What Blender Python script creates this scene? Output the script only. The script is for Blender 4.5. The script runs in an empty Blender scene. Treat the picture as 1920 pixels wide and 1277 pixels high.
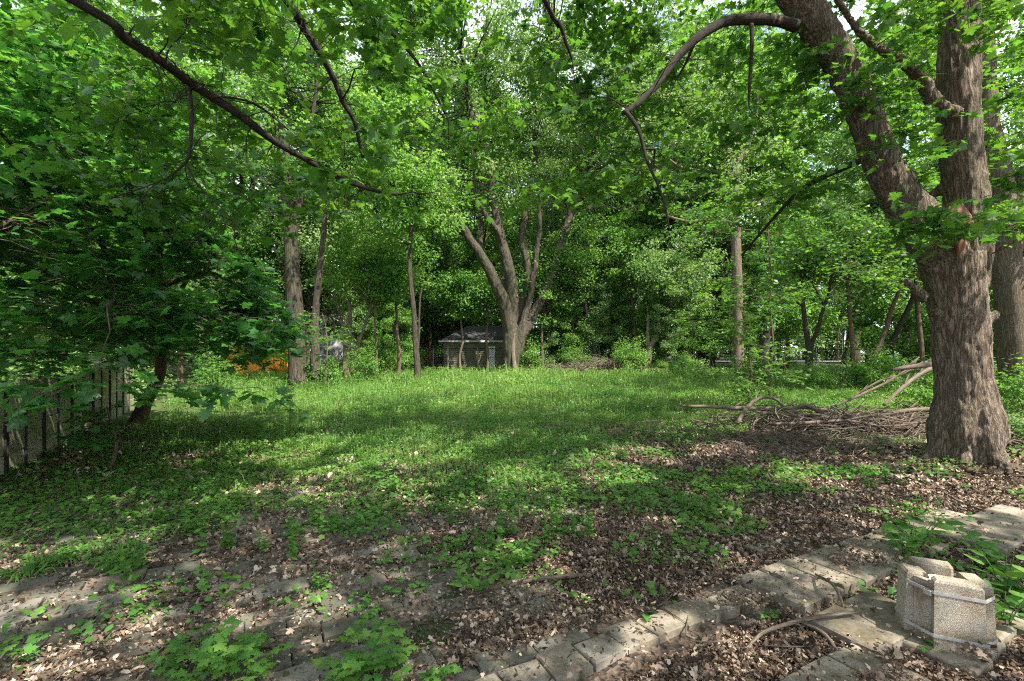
import bpy, math, random
import numpy as np
from mathutils import Vector

# ------------------------------------------------------------------ camera, world, sun, exposure
sc = bpy.context.scene
COL = sc.collection
FPX, CX, HY, CAMZ = 906.0, 960.0, 660.0, 1.5
cd = bpy.data.cameras.new('camera'); cam = bpy.data.objects.new('camera', cd); COL.objects.link(cam)
cam.location = (0, 0, CAMZ); cam.rotation_euler = (math.radians(90), 0, 0)
cd.sensor_width = 36.0; cd.lens = FPX / 1920 * 36.0
cd.shift_y = (HY - 638.5) / 1920.0
cd.clip_start = 0.05; cd.clip_end = 2000
sc.camera = cam

SUN = Vector((0.58, -0.48, 1.0)).normalized()
SXY = (SUN.x / SUN.z, SUN.y / SUN.z)
sun_d = bpy.data.lights.new('sun', 'SUN'); sun = bpy.data.objects.new('sun', sun_d); COL.objects.link(sun)
sun_d.energy = 5.0; sun_d.angle = math.radians(0.55); sun_d.color = (1.0, 0.94, 0.86)
sun.rotation_euler = SUN.to_track_quat('Z', 'Y').to_euler(); sun.location = (20, -10, 30)

world = bpy.data.worlds.new('World'); sc.world = world; world.use_nodes = True
nt = world.node_tree; nt.nodes.clear()
N = nt.nodes.new
wout = N('ShaderNodeOutputWorld'); bg = N('ShaderNodeBackground'); sky = N('ShaderNodeTexSky')
sky.sky_type = 'NISHITA'; sky.sun_disc = False
sky.sun_elevation = math.asin(SUN.z); sky.sun_rotation = math.atan2(SUN.x, SUN.y)
sky.altitude = 100; sky.air_density = 1.0; sky.dust_density = 1.2
tc = N('ShaderNodeTexCoord'); nz = N('ShaderNodeTexNoise'); nz.inputs['Scale'].default_value = 3.2
nz.inputs['Detail'].default_value = 8; nz.inputs['Roughness'].default_value = 0.6
cr = N('ShaderNodeValToRGB'); cr.color_ramp.elements[0].position = 0.40; cr.color_ramp.elements[1].position = 0.60
mx = N('ShaderNodeMix'); mx.data_type = 'RGBA'
mx.inputs['B'].default_value = (9.0, 9.6, 10.6, 1)
nt.links.new(tc.outputs['Generated'], nz.inputs['Vector']); nt.links.new(nz.outputs['Fac'], cr.inputs['Fac'])
nt.links.new(cr.outputs['Color'], mx.inputs['Factor']); nt.links.new(sky.outputs['Color'], mx.inputs['A'])
nt.links.new(mx.outputs['Result'], bg.inputs['Color']); bg.inputs['Strength'].default_value = 0.10
nt.links.new(bg.outputs['Background'], wout.inputs['Surface'])

sc.view_settings.view_transform = 'Standard'; sc.view_settings.look = 'None'
sc.view_settings.exposure = 1.66; sc.view_settings.gamma = 1.0
cy = sc.cycles
cy.use_denoising = False; cy.max_bounces = 9; cy.diffuse_bounces = 6; cy.glossy_bounces = 2
cy.transmission_bounces = 7; cy.transparent_max_bounces = 4; cy.caustics_reflective = False; cy.caustics_refractive = False
cy.sample_clamp_indirect = 6.0; cy.filter_width = 1.15
try:
    cy.denoiser = 'OPENIMAGEDENOISE'; cy.denoising_prefilter = 'ACCURATE'
except Exception:
    pass

# ------------------------------------------------------------------ helpers
rng = np.random.default_rng(7)

def tag(o, label=None, cat=None, group=None, kind=None):
    if label: o['label'] = label
    if cat: o['category'] = cat
    if group: o['group'] = group
    if kind: o['kind'] = kind
    return o

def empty(name, loc, label, cat, group=None):
    o = bpy.data.objects.new(name, None); o.empty_display_size = 0.2
    COL.objects.link(o); o.location = loc
    return tag(o, label, cat, group)

def copy_tree(o, loc, rz, scale=1.0, label=None):
    c = o.copy(); COL.objects.link(c); c.location = loc; c.rotation_euler = (0, 0, rz); c.scale = (scale, scale, scale)
    if label: c['label'] = label
    for ch in o.children:
        d = ch.copy(); COL.objects.link(d); d.parent = c
    return c

def W(px, py, D):
    """world point seen at photo pixel (px, py) at distance D in front of the lens"""
    return np.array([(px - CX) / FPX * D, D, CAMZ - (py - HY) / FPX * D])

def vn(p, seed=0):
    p = np.asarray(p, float); i = np.floor(p); f = p - i; f = f * f * (3 - 2 * f)
    def h(a):
        s = np.sin(a[..., 0] * 127.1 + a[..., 1] * 311.7 + a[..., 2] * 74.7 + seed * 19.19) * 43758.5453
        return s - np.floor(s)
    r = 0
    for dx in (0, 1):
        for dy in (0, 1):
            for dz in (0, 1):
                w = (f[..., 0] if dx else 1 - f[..., 0]) * (f[..., 1] if dy else 1 - f[..., 1]) * (f[..., 2] if dz else 1 - f[..., 2])
                r = r + w * h(i + np.array([dx, dy, dz]))
    return r

def fbm(p, seed=0, octv=3):
    p = np.asarray(p, float); a, s, t = 0.5, 0, 0
    for k in range(octv):
        s = s + a * vn(p * 2 ** k, seed + k); t += a; a *= .5
    return s / t

def n2(x, y, sc_, seed=0, octv=3):
    x = np.asarray(x, float); y = np.asarray(y, float)
    return fbm(np.stack([x * sc_, y * sc_, np.zeros_like(x) + .37], -1), seed, octv)

def gz(x, y):
    x = np.asarray(x, float); y = np.asarray(y, float)
    z = 0.0244 * np.clip(y - 8, 0, 24.6)
    z = z + 0.07 * (n2(x, y, 0.35, 3, 2) - .5) + 0.03 * (n2(x, y, 1.3, 5, 2) - .5)
    z = z + 0.12 * np.exp(-((x - 6.0) ** 2 + (y - 6.3) ** 2) / 1.2) + 0.10 * np.exp(-((x - 5.4) ** 2 / 4 + (y - 8.6) ** 2 / 2))
    return z

def gzs(x, y): return float(gz(np.array([x]), np.array([y]))[0])

class MB:
    def __init__(s): s.v, s.f, s.n, s.r, s.b = [], [], 0, [], []
    def add(s, V, F, rnd=0.5, bco=None):
        V = np.asarray(V, float).reshape(-1, 3); F = np.asarray(F, int)
        s.v.append(V); s.f.append(F + s.n); s.n += len(V)
        s.r.append(np.broadcast_to(np.asarray(rnd, float), (len(V),)))
        s.b.append(V if bco is None else np.asarray(bco, float).reshape(-1, 3))
        return s
    def build(s, name, mat, parent=None, loc=(0, 0, 0), smooth=False, link=True):
        me = bpy.data.meshes.new(name)
        V = np.concatenate(s.v) - np.asarray(loc, float)
        me.vertices.add(len(V)); me.vertices.foreach_set('co', V.astype(np.float32).ravel())
        li = np.concatenate([f.ravel() for f in s.f]).astype(np.int32)
        tot = np.concatenate([np.full(len(f), f.shape[1]) for f in s.f]).astype(np.int32)
        me.loops.add(len(li)); me.loops.foreach_set('vertex_index', li)
        me.polygons.add(len(tot)); me.polygons.foreach_set('loop_start', (np.cumsum(tot) - tot).astype(np.int32))
        try: me.polygons.foreach_set('loop_total', tot)
        except Exception: pass
        me.update(calc_edges=True)
        me.polygons.foreach_set('use_smooth', np.full(len(tot), bool(smooth)))
        a = me.attributes.new('rnd', 'FLOAT', 'POINT'); a.data.foreach_set('value', np.concatenate(s.r).astype(np.float32))
        a = me.attributes.new('bco', 'FLOAT_VECTOR', 'POINT'); a.data.foreach_set('vector', np.concatenate(s.b).astype(np.float32).ravel())
        me.materials.append(mat)
        o = bpy.data.objects.new(name, me)
        if link: COL.objects.link(o)
        if parent is not None: o.parent = parent
        else: o.location = loc
        return o

def part(mb, name, mat, root, smooth=False):
    """mesh in world coordinates as a child of an Empty at root.location"""
    return mb.build(name, mat, root, loc=tuple(root.location), smooth=smooth)

def tubes(mb, P, R, sides=6, rnd=0.5, lump=0.0, stretch=0.22, ref=None):
    """P (n,k,3) paths, R (n,k) radii -> closed tapering tubes with smooth bark coordinates"""
    P = np.asarray(P, float); R = np.asarray(R, float)
    if P.ndim == 2: P = P[None]; R = R[None]
    n, k, _ = P.shape
    T = np.gradient(P, axis=1); T /= np.linalg.norm(T, axis=2, keepdims=True) + 1e-9
    P = np.concatenate([P[:, :1] - T[:, :1] * 1e-3, P, P[:, -1:] + T[:, -1:] * 1e-3], 1)
    R = np.concatenate([R[:, :1] * .02, R, R[:, -1:] * .02], 1)
    T = np.concatenate([T[:, :1], T, T[:, -1:]], 1); k += 2
    m = T.mean(1); m /= np.linalg.norm(m, axis=1, keepdims=True) + 1e-9
    ax = np.where(np.abs(m[:, 2:3]) < .75, np.array([[0, 0, 1.]]), np.array([[.9, .43, 0.]]))
    u = ax[:, None] - (ax[:, None] * T).sum(2, keepdims=True) * T
    u /= np.linalg.norm(u, axis=2, keepdims=True) + 1e-9
    w = np.cross(T, u)
    th = np.arange(sides) / sides * 2 * np.pi
    c, s_ = np.cos(th), np.sin(th)
    dirs = u[:, :, None] * c[None, None, :, None] + w[:, :, None] * s_[None, None, :, None]
    rr = np.repeat(R[:, :, None], sides, 2)
    if lump:
        q = P[:, :, None] + dirs * R[:, :, None, None]
        rr = rr * (1 + lump * (fbm(q * 3.0, 11, 2) - .5) * 2)
    V = P[:, :, None] + dirs * rr[..., None]
    L = np.concatenate([np.zeros((n, 1)), np.cumsum(np.linalg.norm(np.diff(P, axis=1), axis=2), 1)], 1)
    Rm = np.maximum(R.max(1), 1e-4)[:, None, None]
    off = (np.arange(n) * 3.7 % 11)[:, None, None]
    B = np.stack([c[None, None] * Rm + off + 0 * rr, s_[None, None] * Rm + 0 * rr, (L * stretch)[:, :, None] + 0 * rr], -1)
    i = (np.arange(n)[:, None, None] * k + np.arange(k - 1)[None, :, None]) * sides
    j = np.arange(sides)[None, None]; j2 = (j + 1) % sides
    F = np.stack([i + j, i + j2, i + sides + j2, i + sides + j], -1).reshape(-1, 4)
    if np.ndim(rnd) == 1: rnd = np.repeat(rnd, k * sides)
    mb.add(V, F, rnd, B)

def curve(pts, n, rad=None, wob=0.0, seed=0):
    """smooth resampling of a control polyline (Catmull-Rom); returns path (n,3) and radii"""
    P = np.asarray(pts, float); m = len(P)
    t = np.linspace(0, m - 1, n); i = np.clip(t.astype(int), 0, m - 2); f = (t - i)[:, None]
    def g(a): return P[np.clip(a, 0, m - 1)]
    p0, p1, p2, p3 = g(i - 1), g(i), g(i + 1), g(i + 2)
    C = .5 * ((2 * p1) + (-p0 + p2) * f + (2 * p0 - 5 * p1 + 4 * p2 - p3) * f * f + (-p0 + 3 * p1 - 3 * p2 + p3) * f ** 3)
    if wob: C = C + wob * (np.stack([vn(C * 1.7 + 5, seed + a) for a in (1, 2, 3)], -1) - .5)
    if rad is None: return C
    return C, np.interp(t, np.arange(m), np.asarray(rad, float))

def unit(a): return a / (np.linalg.norm(a, axis=-1, keepdims=True) + 1e-9)

def box(mb, c, s, rz=0.0, rnd=0.5, bev=0.0, tilt=(0, 0)):
    """box centred on c with size s; bev insets the top face"""
    x, y, z = np.asarray(s, float) / 2; b = min(bev, x * .8, y * .8)
    if bev:
        V = np.array([[-x, -y, -z], [x, -y, -z], [x, y, -z], [-x, y, -z], [-x, -y, z - b], [x, -y, z - b], [x, y, z - b], [-x, y, z - b],
                      [-x + b, -y + b, z], [x - b, -y + b, z], [x - b, y - b, z], [-x + b, y - b, z]])
        F = [[0, 3, 2, 1], [0, 1, 5, 4], [1, 2, 6, 5], [2, 3, 7, 6], [3, 0, 4, 7], [4, 5, 9, 8], [5, 6, 10, 9], [6, 7, 11, 10], [7, 4, 8, 11], [8, 9, 10, 11]]
    else:
        V = np.array([[-x, -y, -z], [x, -y, -z], [x, y, -z], [-x, y, -z], [-x, -y, z], [x, -y, z], [x, y, z], [-x, y, z]])
        F = [[0, 3, 2, 1], [0, 1, 5, 4], [1, 2, 6, 5], [2, 3, 7, 6], [3, 0, 4, 7], [4, 5, 6, 7]]
    if bev and np.ndim(tilt) and (tilt[0] != 0): V = V + rng.normal(0, .0035, V.shape) * np.array([1, 1, .4])
    V[:, 2] += V[:, 0] * tilt[0] + V[:, 1] * tilt[1]
    ca, sa = math.cos(rz), math.sin(rz)
    V = np.stack([V[:, 0] * ca - V[:, 1] * sa, V[:, 0] * sa + V[:, 1] * ca, V[:, 2]], -1) + np.asarray(c)
    mb.add(V, F, rnd)

def prism(mb, poly, z0, z1, rnd=0.5, bev=0.0, zf=None):
    """extrude polygon (m,2) from z0 to z1"""
    p = np.asarray(poly, float); m = len(p); c = p.mean(0)
    rings = [(p, z0), (p, z1 - bev)]
    if bev: rings.append((c + (p - c) * (1 - bev / (np.linalg.norm(p - c, axis=1).mean() + 1e-6)), z1))
    V = np.concatenate([np.column_stack([q, np.full(m, z)]) for q, z in rings])
    if zf is not None: V = zf(V)
    F = []
    for k in range(len(rings) - 1):
        for j in range(m): F.append([k * m + j, k * m + (j + 1) % m, (k + 1) * m + (j + 1) % m, (k + 1) * m + j])
    mb.add(V, F, rnd)
    b = (len(rings) - 1) * m
    mb.f.append(np.array([[mb.n - len(V) + b + j for j in range(m)]])); mb.f.append(np.array([[mb.n - len(V) + j for j in range(m)][::-1]]))

# ------------------------------------------------------------------ leaf shapes
def fan(half, c):
    h = np.array(half, float); mir = h[::-1].copy(); mir[:, 0] *= -1
    mir = mir[(np.abs(mir[:, 0]) > 1e-6)]
    o = np.concatenate([h, mir]); m = len(o)
    V = np.concatenate([[c], o]); V = np.column_stack([V, -0.22 * V[:, 0] ** 2 - 0.10 * (V[:, 1] - .4) ** 2 + .03 * np.abs(V[:, 0])])
    F = np.array([[0, 1 + j, 1 + (j + 1) % m] for j in range(m)])
    return V, F
LEAF_NEAR = fan([(0, .06), (.16, -.03), (.40, .0), (.31, .14), (.36, .24), (.56, .40), (.44, .44), (.40, .52), (.20, .50), (.24, .62), (.31, .70), (.14, .74), (.09, .86), (0, 1)], (0, .3))
LEAF_MID = fan([(0, .03), (.40, .0), (.28, .2), (.54, .44), (.2, .48), (.24, .72), (0, 1)], (0, .3))
LEAF_OVAL = fan([(0, 0), (.22, .1), (.33, .35), (.26, .65), (0, 1)], (0, .42))
LEAF_FAR = (np.array([[0, 0, 0], [.36, .42, -.06], [0, 1, -.05], [-.36, .42, -.06]]), np.array([[0, 1, 2], [0, 2, 3]]))
LEAF_LONG = (np.array([[0, 0, 0], [.2, .45, -.05], [0, 1, -.12], [-.2, .45, -.05]]), np.array([[0, 1, 2], [0, 2, 3]]))

def leaves(mb, tmpl, pos, head, nrm, size, rnd):
    V, F = tmpl; n = len(pos)
    nrm = unit(nrm); y = unit(head - (head * nrm).sum(1, keepdims=True) * nrm); x = np.cross(y, nrm)
    s = np.broadcast_to(np.asarray(size, float), (n,))[:, None, None]
    fold = rng.uniform(.2, 2.4, (n, 1, 1))
    A = pos[:, None] + s * (V[None, :, 0:1] * x[:, None] + V[None, :, 1:2] * y[:, None] + fold * V[None, :, 2:3] * nrm[:, None])
    Fi = (F[None] + (np.arange(n) * len(V))[:, None, None]).reshape(-1, F.shape[1])
    mb.add(A, Fi, np.repeat(rnd, len(V)))

# ------------------------------------------------------------------ materials
def mat(name):
    m = bpy.data.materials.new(name); m.use_nodes = True
    t = m.node_tree; t.nodes.clear()
    o = t.nodes.new('ShaderNodeOutputMaterial'); return m, t, o

def ramp(t, src, stops):
    r = t.nodes.new('ShaderNodeValToRGB'); e = r.color_ramp.elements
    while len(e) < len(stops): e.new(0.5)
    for k, (p, c) in enumerate(stops): e[k].position = p; e[k].color = (*c, 1)
    t.links.new(src, r.inputs['Fac']); return r.outputs['Color']

def noise(t, vec, scale, detail=4, rough=.55):
    n = t.nodes.new('ShaderNodeTexNoise'); n.inputs['Scale'].default_value = scale
    n.inputs['Detail'].default_value = detail; n.inputs['Roughness'].default_value = rough
    if vec is not None: t.links.new(vec, n.inputs['Vector'])
    return n.outputs['Fac']

def attr(t, name, out='Fac'):
    a = t.nodes.new('ShaderNodeAttribute'); a.attribute_name = name; return a.outputs[out]

def mixc(t, f, a, b, mode='MIX'):
    m = t.nodes.new('ShaderNodeMix'); m.data_type = 'RGBA'; m.blend_type = mode
    for s, v in (('Factor', f), ('A', a), ('B', b)):
        if isinstance(v, (int, float)): m.inputs[s].default_value = v
        elif isinstance(v, tuple): m.inputs[s].default_value = (*v, 1)
        else: t.links.new(v, m.inputs[s])
    return m.outputs['Result']

def math_(t, op, a, b=0.0):
    m = t.nodes.new('ShaderNodeMath'); m.operation = op
    for k, v in enumerate((a, b)):
        if isinstance(v, (int, float)): m.inputs[k].default_value = v
        else: t.links.new(v, m.inputs[k])
    return m.outputs[0]

def geo_pos(t): return t.nodes.new('ShaderNodeNewGeometry').outputs['Position']

def bsdf(t, o, col, rough=.8, bump=None, dist=.01, strength=1.0, metal=0.0, spec=.3):
    b = t.nodes.new('ShaderNodeBsdfPrincipled')
    if isinstance(col, tuple): b.inputs['Base Color'].default_value = (*col, 1)
    else: t.links.new(col, b.inputs['Base Color'])
    if isinstance(rough, (int, float)): b.inputs['Roughness'].default_value = rough
    else: t.links.new(rough, b.inputs['Roughness'])
    b.inputs['Metallic'].default_value = metal; b.inputs['Specular IOR Level'].default_value = spec
    if bump is not None:
        n = t.nodes.new('ShaderNodeBump'); n.inputs['Distance'].default_value = dist; n.inputs['Strength'].default_value = strength
        t.links.new(bump, n.inputs['Height']); t.links.new(n.outputs['Normal'], b.inputs['Normal'])
    t.links.new(b.outputs['BSDF'], o.inputs['Surface']); return b

def leaf_mat(name, c0, c1, c2, trans, tmix=.42, rough=.42, spec=.35):
    m, t, o = mat(name)
    r = attr(t, 'rnd')
    oi = t.nodes.new('ShaderNodeObjectInfo')
    rr = math_(t, 'FRACT', math_(t, 'ADD', r, math_(t, 'MULTIPLY', oi.outputs['Random'], .31)))
    big = noise(t, geo_pos(t), .55, 2)
    f = math_(t, 'ADD', math_(t, 'MULTIPLY', rr, .6), math_(t, 'SUBTRACT', math_(t, 'MULTIPLY', big, 1.1), .33))
    col = ramp(t, f, [(0, c0), (.5, c1), (1, c2)])
    b = t.nodes.new('ShaderNodeBsdfPrincipled'); t.links.new(col, b.inputs['Base Color'])
    b.inputs['Roughness'].default_value = rough; b.inputs['Specular IOR Level'].default_value = spec
    tl = t.nodes.new('ShaderNodeBsdfTranslucent')
    t.links.new(mixc(t, 1.0, col, trans, 'MULTIPLY'), tl.inputs['Color'])
    mx = t.nodes.new('ShaderNodeMixShader'); mx.inputs[0].default_value = tmix
    t.links.new(b.outputs[0], mx.inputs[1]); t.links.new(tl.outputs[0], mx.inputs[2])
    t.links.new(mx.outputs[0], o.inputs['Surface']); return m

M = {}
M['leaf_maple'] = leaf_mat('leaf_maple', (.025, .088, .013), (.045, .132, .020), (.095, .20, .026), (2.6, 2.3, 1.2))
M['leaf_deep'] = leaf_mat('leaf_deep', (.024, .092, .020), (.042, .138, .028), (.080, .19, .038), (2.5, 2.5, 1.3), .45, .35, .5)
M['leaf_grey'] = leaf_mat('leaf_grey', (.060, .125, .034), (.105, .185, .056), (.19, .27, .09), (2.0, 2.1, 1.2), .38, .5)
M['leaf_wood'] = leaf_mat('leaf_wood', (.040, .115, .020), (.075, .175, .032), (.15, .25, .055), (2.5, 2.4, 1.3), .48, .5)
M['leaf_shrub'] = leaf_mat('leaf_shrub', (.038, .115, .018), (.075, .175, .028), (.14, .25, .045), (2.2, 2.2, 1.2), .36, .5)
M['leaf_weed'] = leaf_mat('leaf_weed', (.038, .120, .020), (.075, .185, .030), (.15, .27, .05), (2.2, 2.2, 1.1), .36, .45)
M['grass'] = leaf_mat('grass', (.048, .118, .022), (.098, .185, .034), (.215, .27, .08), (1.9, 1.9, 1.1), .35, .5)

def bark_mat(name, dark, mid, light, scale=9.0, dist=.02, moss=0.0, strength=1.0):
    m, t, o = mat(name)
    v0 = attr(t, 'bco', 'Vector'); vs = t.nodes.new('ShaderNodeVectorMath'); vs.operation = 'MULTIPLY'; vs.inputs[1].default_value = (1, 1, .62)
    t.links.new(v0, vs.inputs[0]); v = vs.outputs[0]
    n0 = t.nodes.new('ShaderNodeTexNoise'); n0.inputs['Scale'].default_value = scale * .5; n0.inputs['Detail'].default_value = 3
    t.links.new(v, n0.inputs['Vector'])
    dv = t.nodes.new('ShaderNodeVectorMath'); dv.operation = 'MULTIPLY_ADD'
    dv.inputs[1].default_value = (.10, .10, .10)
    t.links.new(n0.outputs['Color'], dv.inputs[0]); t.links.new(v, dv.inputs[2])
    rn = noise(t, dv.outputs[0], scale * 3.4, 5, .62)
    rid = math_(t, 'ABSOLUTE', math_(t, 'SUBTRACT', math_(t, 'MULTIPLY', rn, 2.0), 1.0))
    fur = ramp(t, rid, [(0, (0, 0, 0)), (.10, (.55, .55, .55)), (.35, (1, 1, 1))])
    fine = noise(t, v, scale * 8, 5, .7)
    big = noise(t, v, scale * .35, 3)
    h = math_(t, 'ADD', math_(t, 'MULTIPLY', fur, .7), math_(t, 'MULTIPLY', fine, .5))
    col = ramp(t, math_(t, 'ADD', math_(t, 'MULTIPLY', fur, .22), math_(t, 'ADD', math_(t, 'MULTIPLY', fine, .45), math_(t, 'MULTIPLY', big, .36))), [(.18, dark), (.5, mid), (.85, light)])
    if moss:
        col = mixc(t, math_(t, 'MULTIPLY', math_(t, 'GREATER_THAN', noise(t, v, scale * .6, 4), .55), moss), col, (.06, .085, .03))
    bsdf(t, o, col, .9, h, dist, strength, spec=.15); return m
M['bark_big'] = bark_mat('bark_big', (.042, .030, .020), (.175, .134, .096), (.37, .31, .24), 7.0, .045, .22)
M['bark_far'] = bark_mat('bark_far', (.022, .018, .013), (.080, .066, .048), (.17, .145, .11), 5.0, .05, .35)
M['bark_pale'] = bark_mat('bark_pale', (.06, .045, .034), (.18, .135, .10), (.34, .27, .215), 6.0, .03)
M['bark_dark'] = bark_mat('bark_dark', (.012, .010, .008), (.035, .028, .022), (.075, .062, .05), 14.0, .006)
M['bark_brown'] = bark_mat('bark_brown', (.03, .02, .013), (.11, .078, .052), (.21, .16, .115), 10.0, .01)
M['stick'] = bark_mat('stick', (.035, .026, .019), (.12, .092, .068), (.30, .245, .195), 14.0, .004)

def simple(name, stops, scale=8, rough=.85, bump=.01, detail=6, metal=0.0, use_rnd=0.0, spec=.3, strength=.6):
    m, t, o = mat(name)
    p = geo_pos(t); f = noise(t, p, scale, detail, .62)
    if use_rnd: f = math_(t, 'ADD', math_(t, 'MULTIPLY', f, 1 - use_rnd), math_(t, 'MULTIPLY', attr(t, 'rnd'), use_rnd))
    bsdf(t, o, ramp(t, f, stops), rough, noise(t, p, scale * 4, 5), bump, strength, metal, spec); return m
M['litter'] = simple('litter', [(.1, (.035, .022, .013)), (.35, (.105, .068, .042)), (.6, (.23, .158, .105)), (.9, (.47, .37, .275))], 5, .8, .003, use_rnd=.8)
M['paver'] = simple('paver', [(.15, (.05, .05, .036)), (.42, (.105, .10, .075)), (.62, (.155, .145, .115)), (.8, (.19, .135, .10)), (1, (.27, .15, .105))], 14, .9, .006, use_rnd=.55)
M['block'] = simple('block', [(.22, (.075, .062, .04)), (.42, (.16, .135, .095)), (.55, (.235, .20, .15)), (.75, (.33, .285, .22))], 10, .92, .006, use_rnd=.2)
M['strap'] = simple('strap', [(.3, (.24, .22, .195)), (.7, (.46, .44, .41))], 30, .55, .001, metal=.35, spec=.4)
M['steel'] = simple('steel', [(.3, (.16, .17, .17)), (.7, (.32, .33, .33))], 12, .45, .001, metal=.6)
M['white'] = simple('white', [(.3, (.62, .62, .60)), (.7, (.80, .80, .78))], 4, .6, .002)
M['dark'] = simple('dark', [(.3, (.012, .013, .013)), (.7, (.03, .03, .03))], 4, .6, .002)
M['roof'] = simple('roof', [(.3, (.025, .025, .027)), (.7, (.07, .068, .065))], 16, .9, .01)
M['roof_pale'] = simple('roof_pale', [(.3, (.28, .26, .27)), (.7, (.42, .40, .41))], 16, .9, .01)
M['orange'] = simple('orange', [(.2, (.70, .22, .02)), (.8, (.88, .36, .04))], 3, .6, .004)
M['brick_wall'] = simple('brick_wall', [(.2, (.30, .14, .09)), (.8, (.52, .30, .21))], 8, .9, .006)
M['pale_wall'] = simple('pale_wall', [(.2, (.42, .40, .40)), (.8, (.60, .58, .58))], 2, .8, .003)
M['siding'] = simple('siding', [(.2, (.115, .11, .065)), (.8, (.19, .18, .115))], 2.5, .65, .002)
M['glass'] = simple('glass', [(.3, (.05, .06, .07)), (.7, (.12, .14, .15))], 2, .12, .0, spec=.6)
def stained(base, amt):
    t = M[base].node_tree; b = [n for n in t.nodes if n.type == 'BSDF_PRINCIPLED'][0]; src = b.inputs['Base Color'].links[0].from_socket; p = geo_pos(t)
    f1 = ramp(t, noise(t, p, 4.5, 6, .7), [(.48, (0, 0, 0)), (.62, (amt, amt, amt))]); f2 = ramp(t, noise(t, p, 9, 6, .75), [(.56, (0, 0, 0)), (.66, (amt, amt, amt))])
    c = mixc(t, f1, src, mixc(t, .7, src, (.075, .052, .032))); c = mixc(t, f2, c, (.055, .07, .022)); t.links.new(c, b.inputs['Base Color'])
stained('block', .85); stained('paver', .9)
M['moss'] = simple('moss', [(.3, (.012, .018, .006)), (.5, (.030, .045, .012)), (.7, (.075, .085, .025))], 45, .95, .02)
M['scar'] = simple('scar', [(.2, (.04, .02, .012)), (.5, (.14, .062, .03)), (.85, (.30, .18, .10))], 9, .85, .01)
M['heart'] = simple('heart', [(.2, (.16, .13, .09)), (.8, (.42, .34, .24))], 12, .85, .01)

def aggregate():
    m, t, o = mat('aggregate'); p = geo_pos(t)
    v = t.nodes.new('ShaderNodeTexVoronoi'); v.inputs['Scale'].default_value = 330; t.links.new(p, v.inputs['Vector'])
    a = ramp(t, v.outputs['Color'], [(.1, (.15, .12, .085)), (.45, (.33, .285, .215)), (.9, (.47, .42, .33))])
    st = ramp(t, noise(t, p, 7, 5), [(.4, (1, 1, 1)), (.66, (.50, .43, .32))])
    bsdf(t, o, mixc(t, 1.0, a, st, 'MULTIPLY'), .85, v.outputs['Distance'], .003, .8); return m
M['aggregate'] = aggregate()

def wood_fence():
    m, t, o = mat('fence_wood'); p = geo_pos(t)
    mp = t.nodes.new('ShaderNodeMapping'); mp.inputs['Scale'].default_value = (2, 2, 26); t.links.new(p, mp.inputs['Vector'])
    f = math_(t, 'ADD', math_(t, 'MULTIPLY', noise(t, mp.outputs[0], 1.6, 6, .7), .75), math_(t, 'MULTIPLY', attr(t, 'rnd'), .25))
    g = ramp(t, f, [(.25, (.10, .09, .055)), (.5, (.25, .23, .145)), (.75, (.40, .36, .25))])
    al = ramp(t, noise(t, p, 2.2, 4), [(.45, (1, 1, 1)), (.7, (.62, .78, .52))])
    bsdf(t, o, mixc(t, 1.0, g, al, 'MULTIPLY'), .85, f, .012, .7); return m
M['fence_wood'] = wood_fence()

def ground_mat():
    m, t, o = mat('ground_soil'); p = geo_pos(t)
    sp = t.nodes.new('ShaderNodeSeparateXYZ'); t.links.new(p, sp.inputs[0])
    v = t.nodes.new('ShaderNodeTexVoronoi'); v.inputs['Scale'].default_value = 38; t.links.new(p, v.inputs['Vector'])
    lit = ramp(t, math_(t, 'ADD', math_(t, 'MULTIPLY', v.outputs['Color'], .5), math_(t, 'MULTIPLY', noise(t, p, 30, 6, .7), .5)),
               [(.25, (.035, .026, .02)), (.5, (.105, .078, .058)), (.72, (.20, .15, .115))])
    lit = mixc(t, ramp(t, noise(t, p, .9, 5), [(.5, (0, 0, 0)), (.66, (.7, .7, .7))]), lit, (.05, .042, .034))
    grey = ramp(t, noise(t, p, 1.1, 5, .6), [(.58, (0, 0, 0)), (.66, (.8, .8, .8))])
    lit = mixc(t, grey, lit, ramp(t, noise(t, p, 60, 4), [(.3, (.07, .058, .045)), (.7, (.22, .19, .155))]))
    far = ramp(t, noise(t, p, 3, 6, .7), [(.3, (.035, .05, .018)), (.6, (.07, .10, .03)), (.8, (.12, .13, .06))])
    f = math_(t, 'SMOOTH_MIN', 1.0, math_(t, 'MAXIMUM', 0.0, math_(t, 'MULTIPLY', math_(t, 'SUBTRACT', sp.outputs['Y'], 6.5), .3)))
    rgt = math_(t, 'LESS_THAN', math_(t, 'SUBTRACT', sp.outputs['X'], math_(t, 'MULTIPLY', math_(t, 'SUBTRACT', sp.outputs['Y'], 9.5), 3.0)), 2.6)
    col = mixc(t, math_(t, 'MULTIPLY', f, rgt), lit, far)
    bsdf(t, o, col, .95, math_(t, 'ADD', v.outputs['Distance'], noise(t, p, 25, 5)), .02, .8, spec=.1); return m
M['ground'] = ground_mat()
M['asphalt'] = simple('asphalt', [(.3, (.17, .165, .17)), (.7, (.26, .25, .26))], 20, .9, .004)

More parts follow.
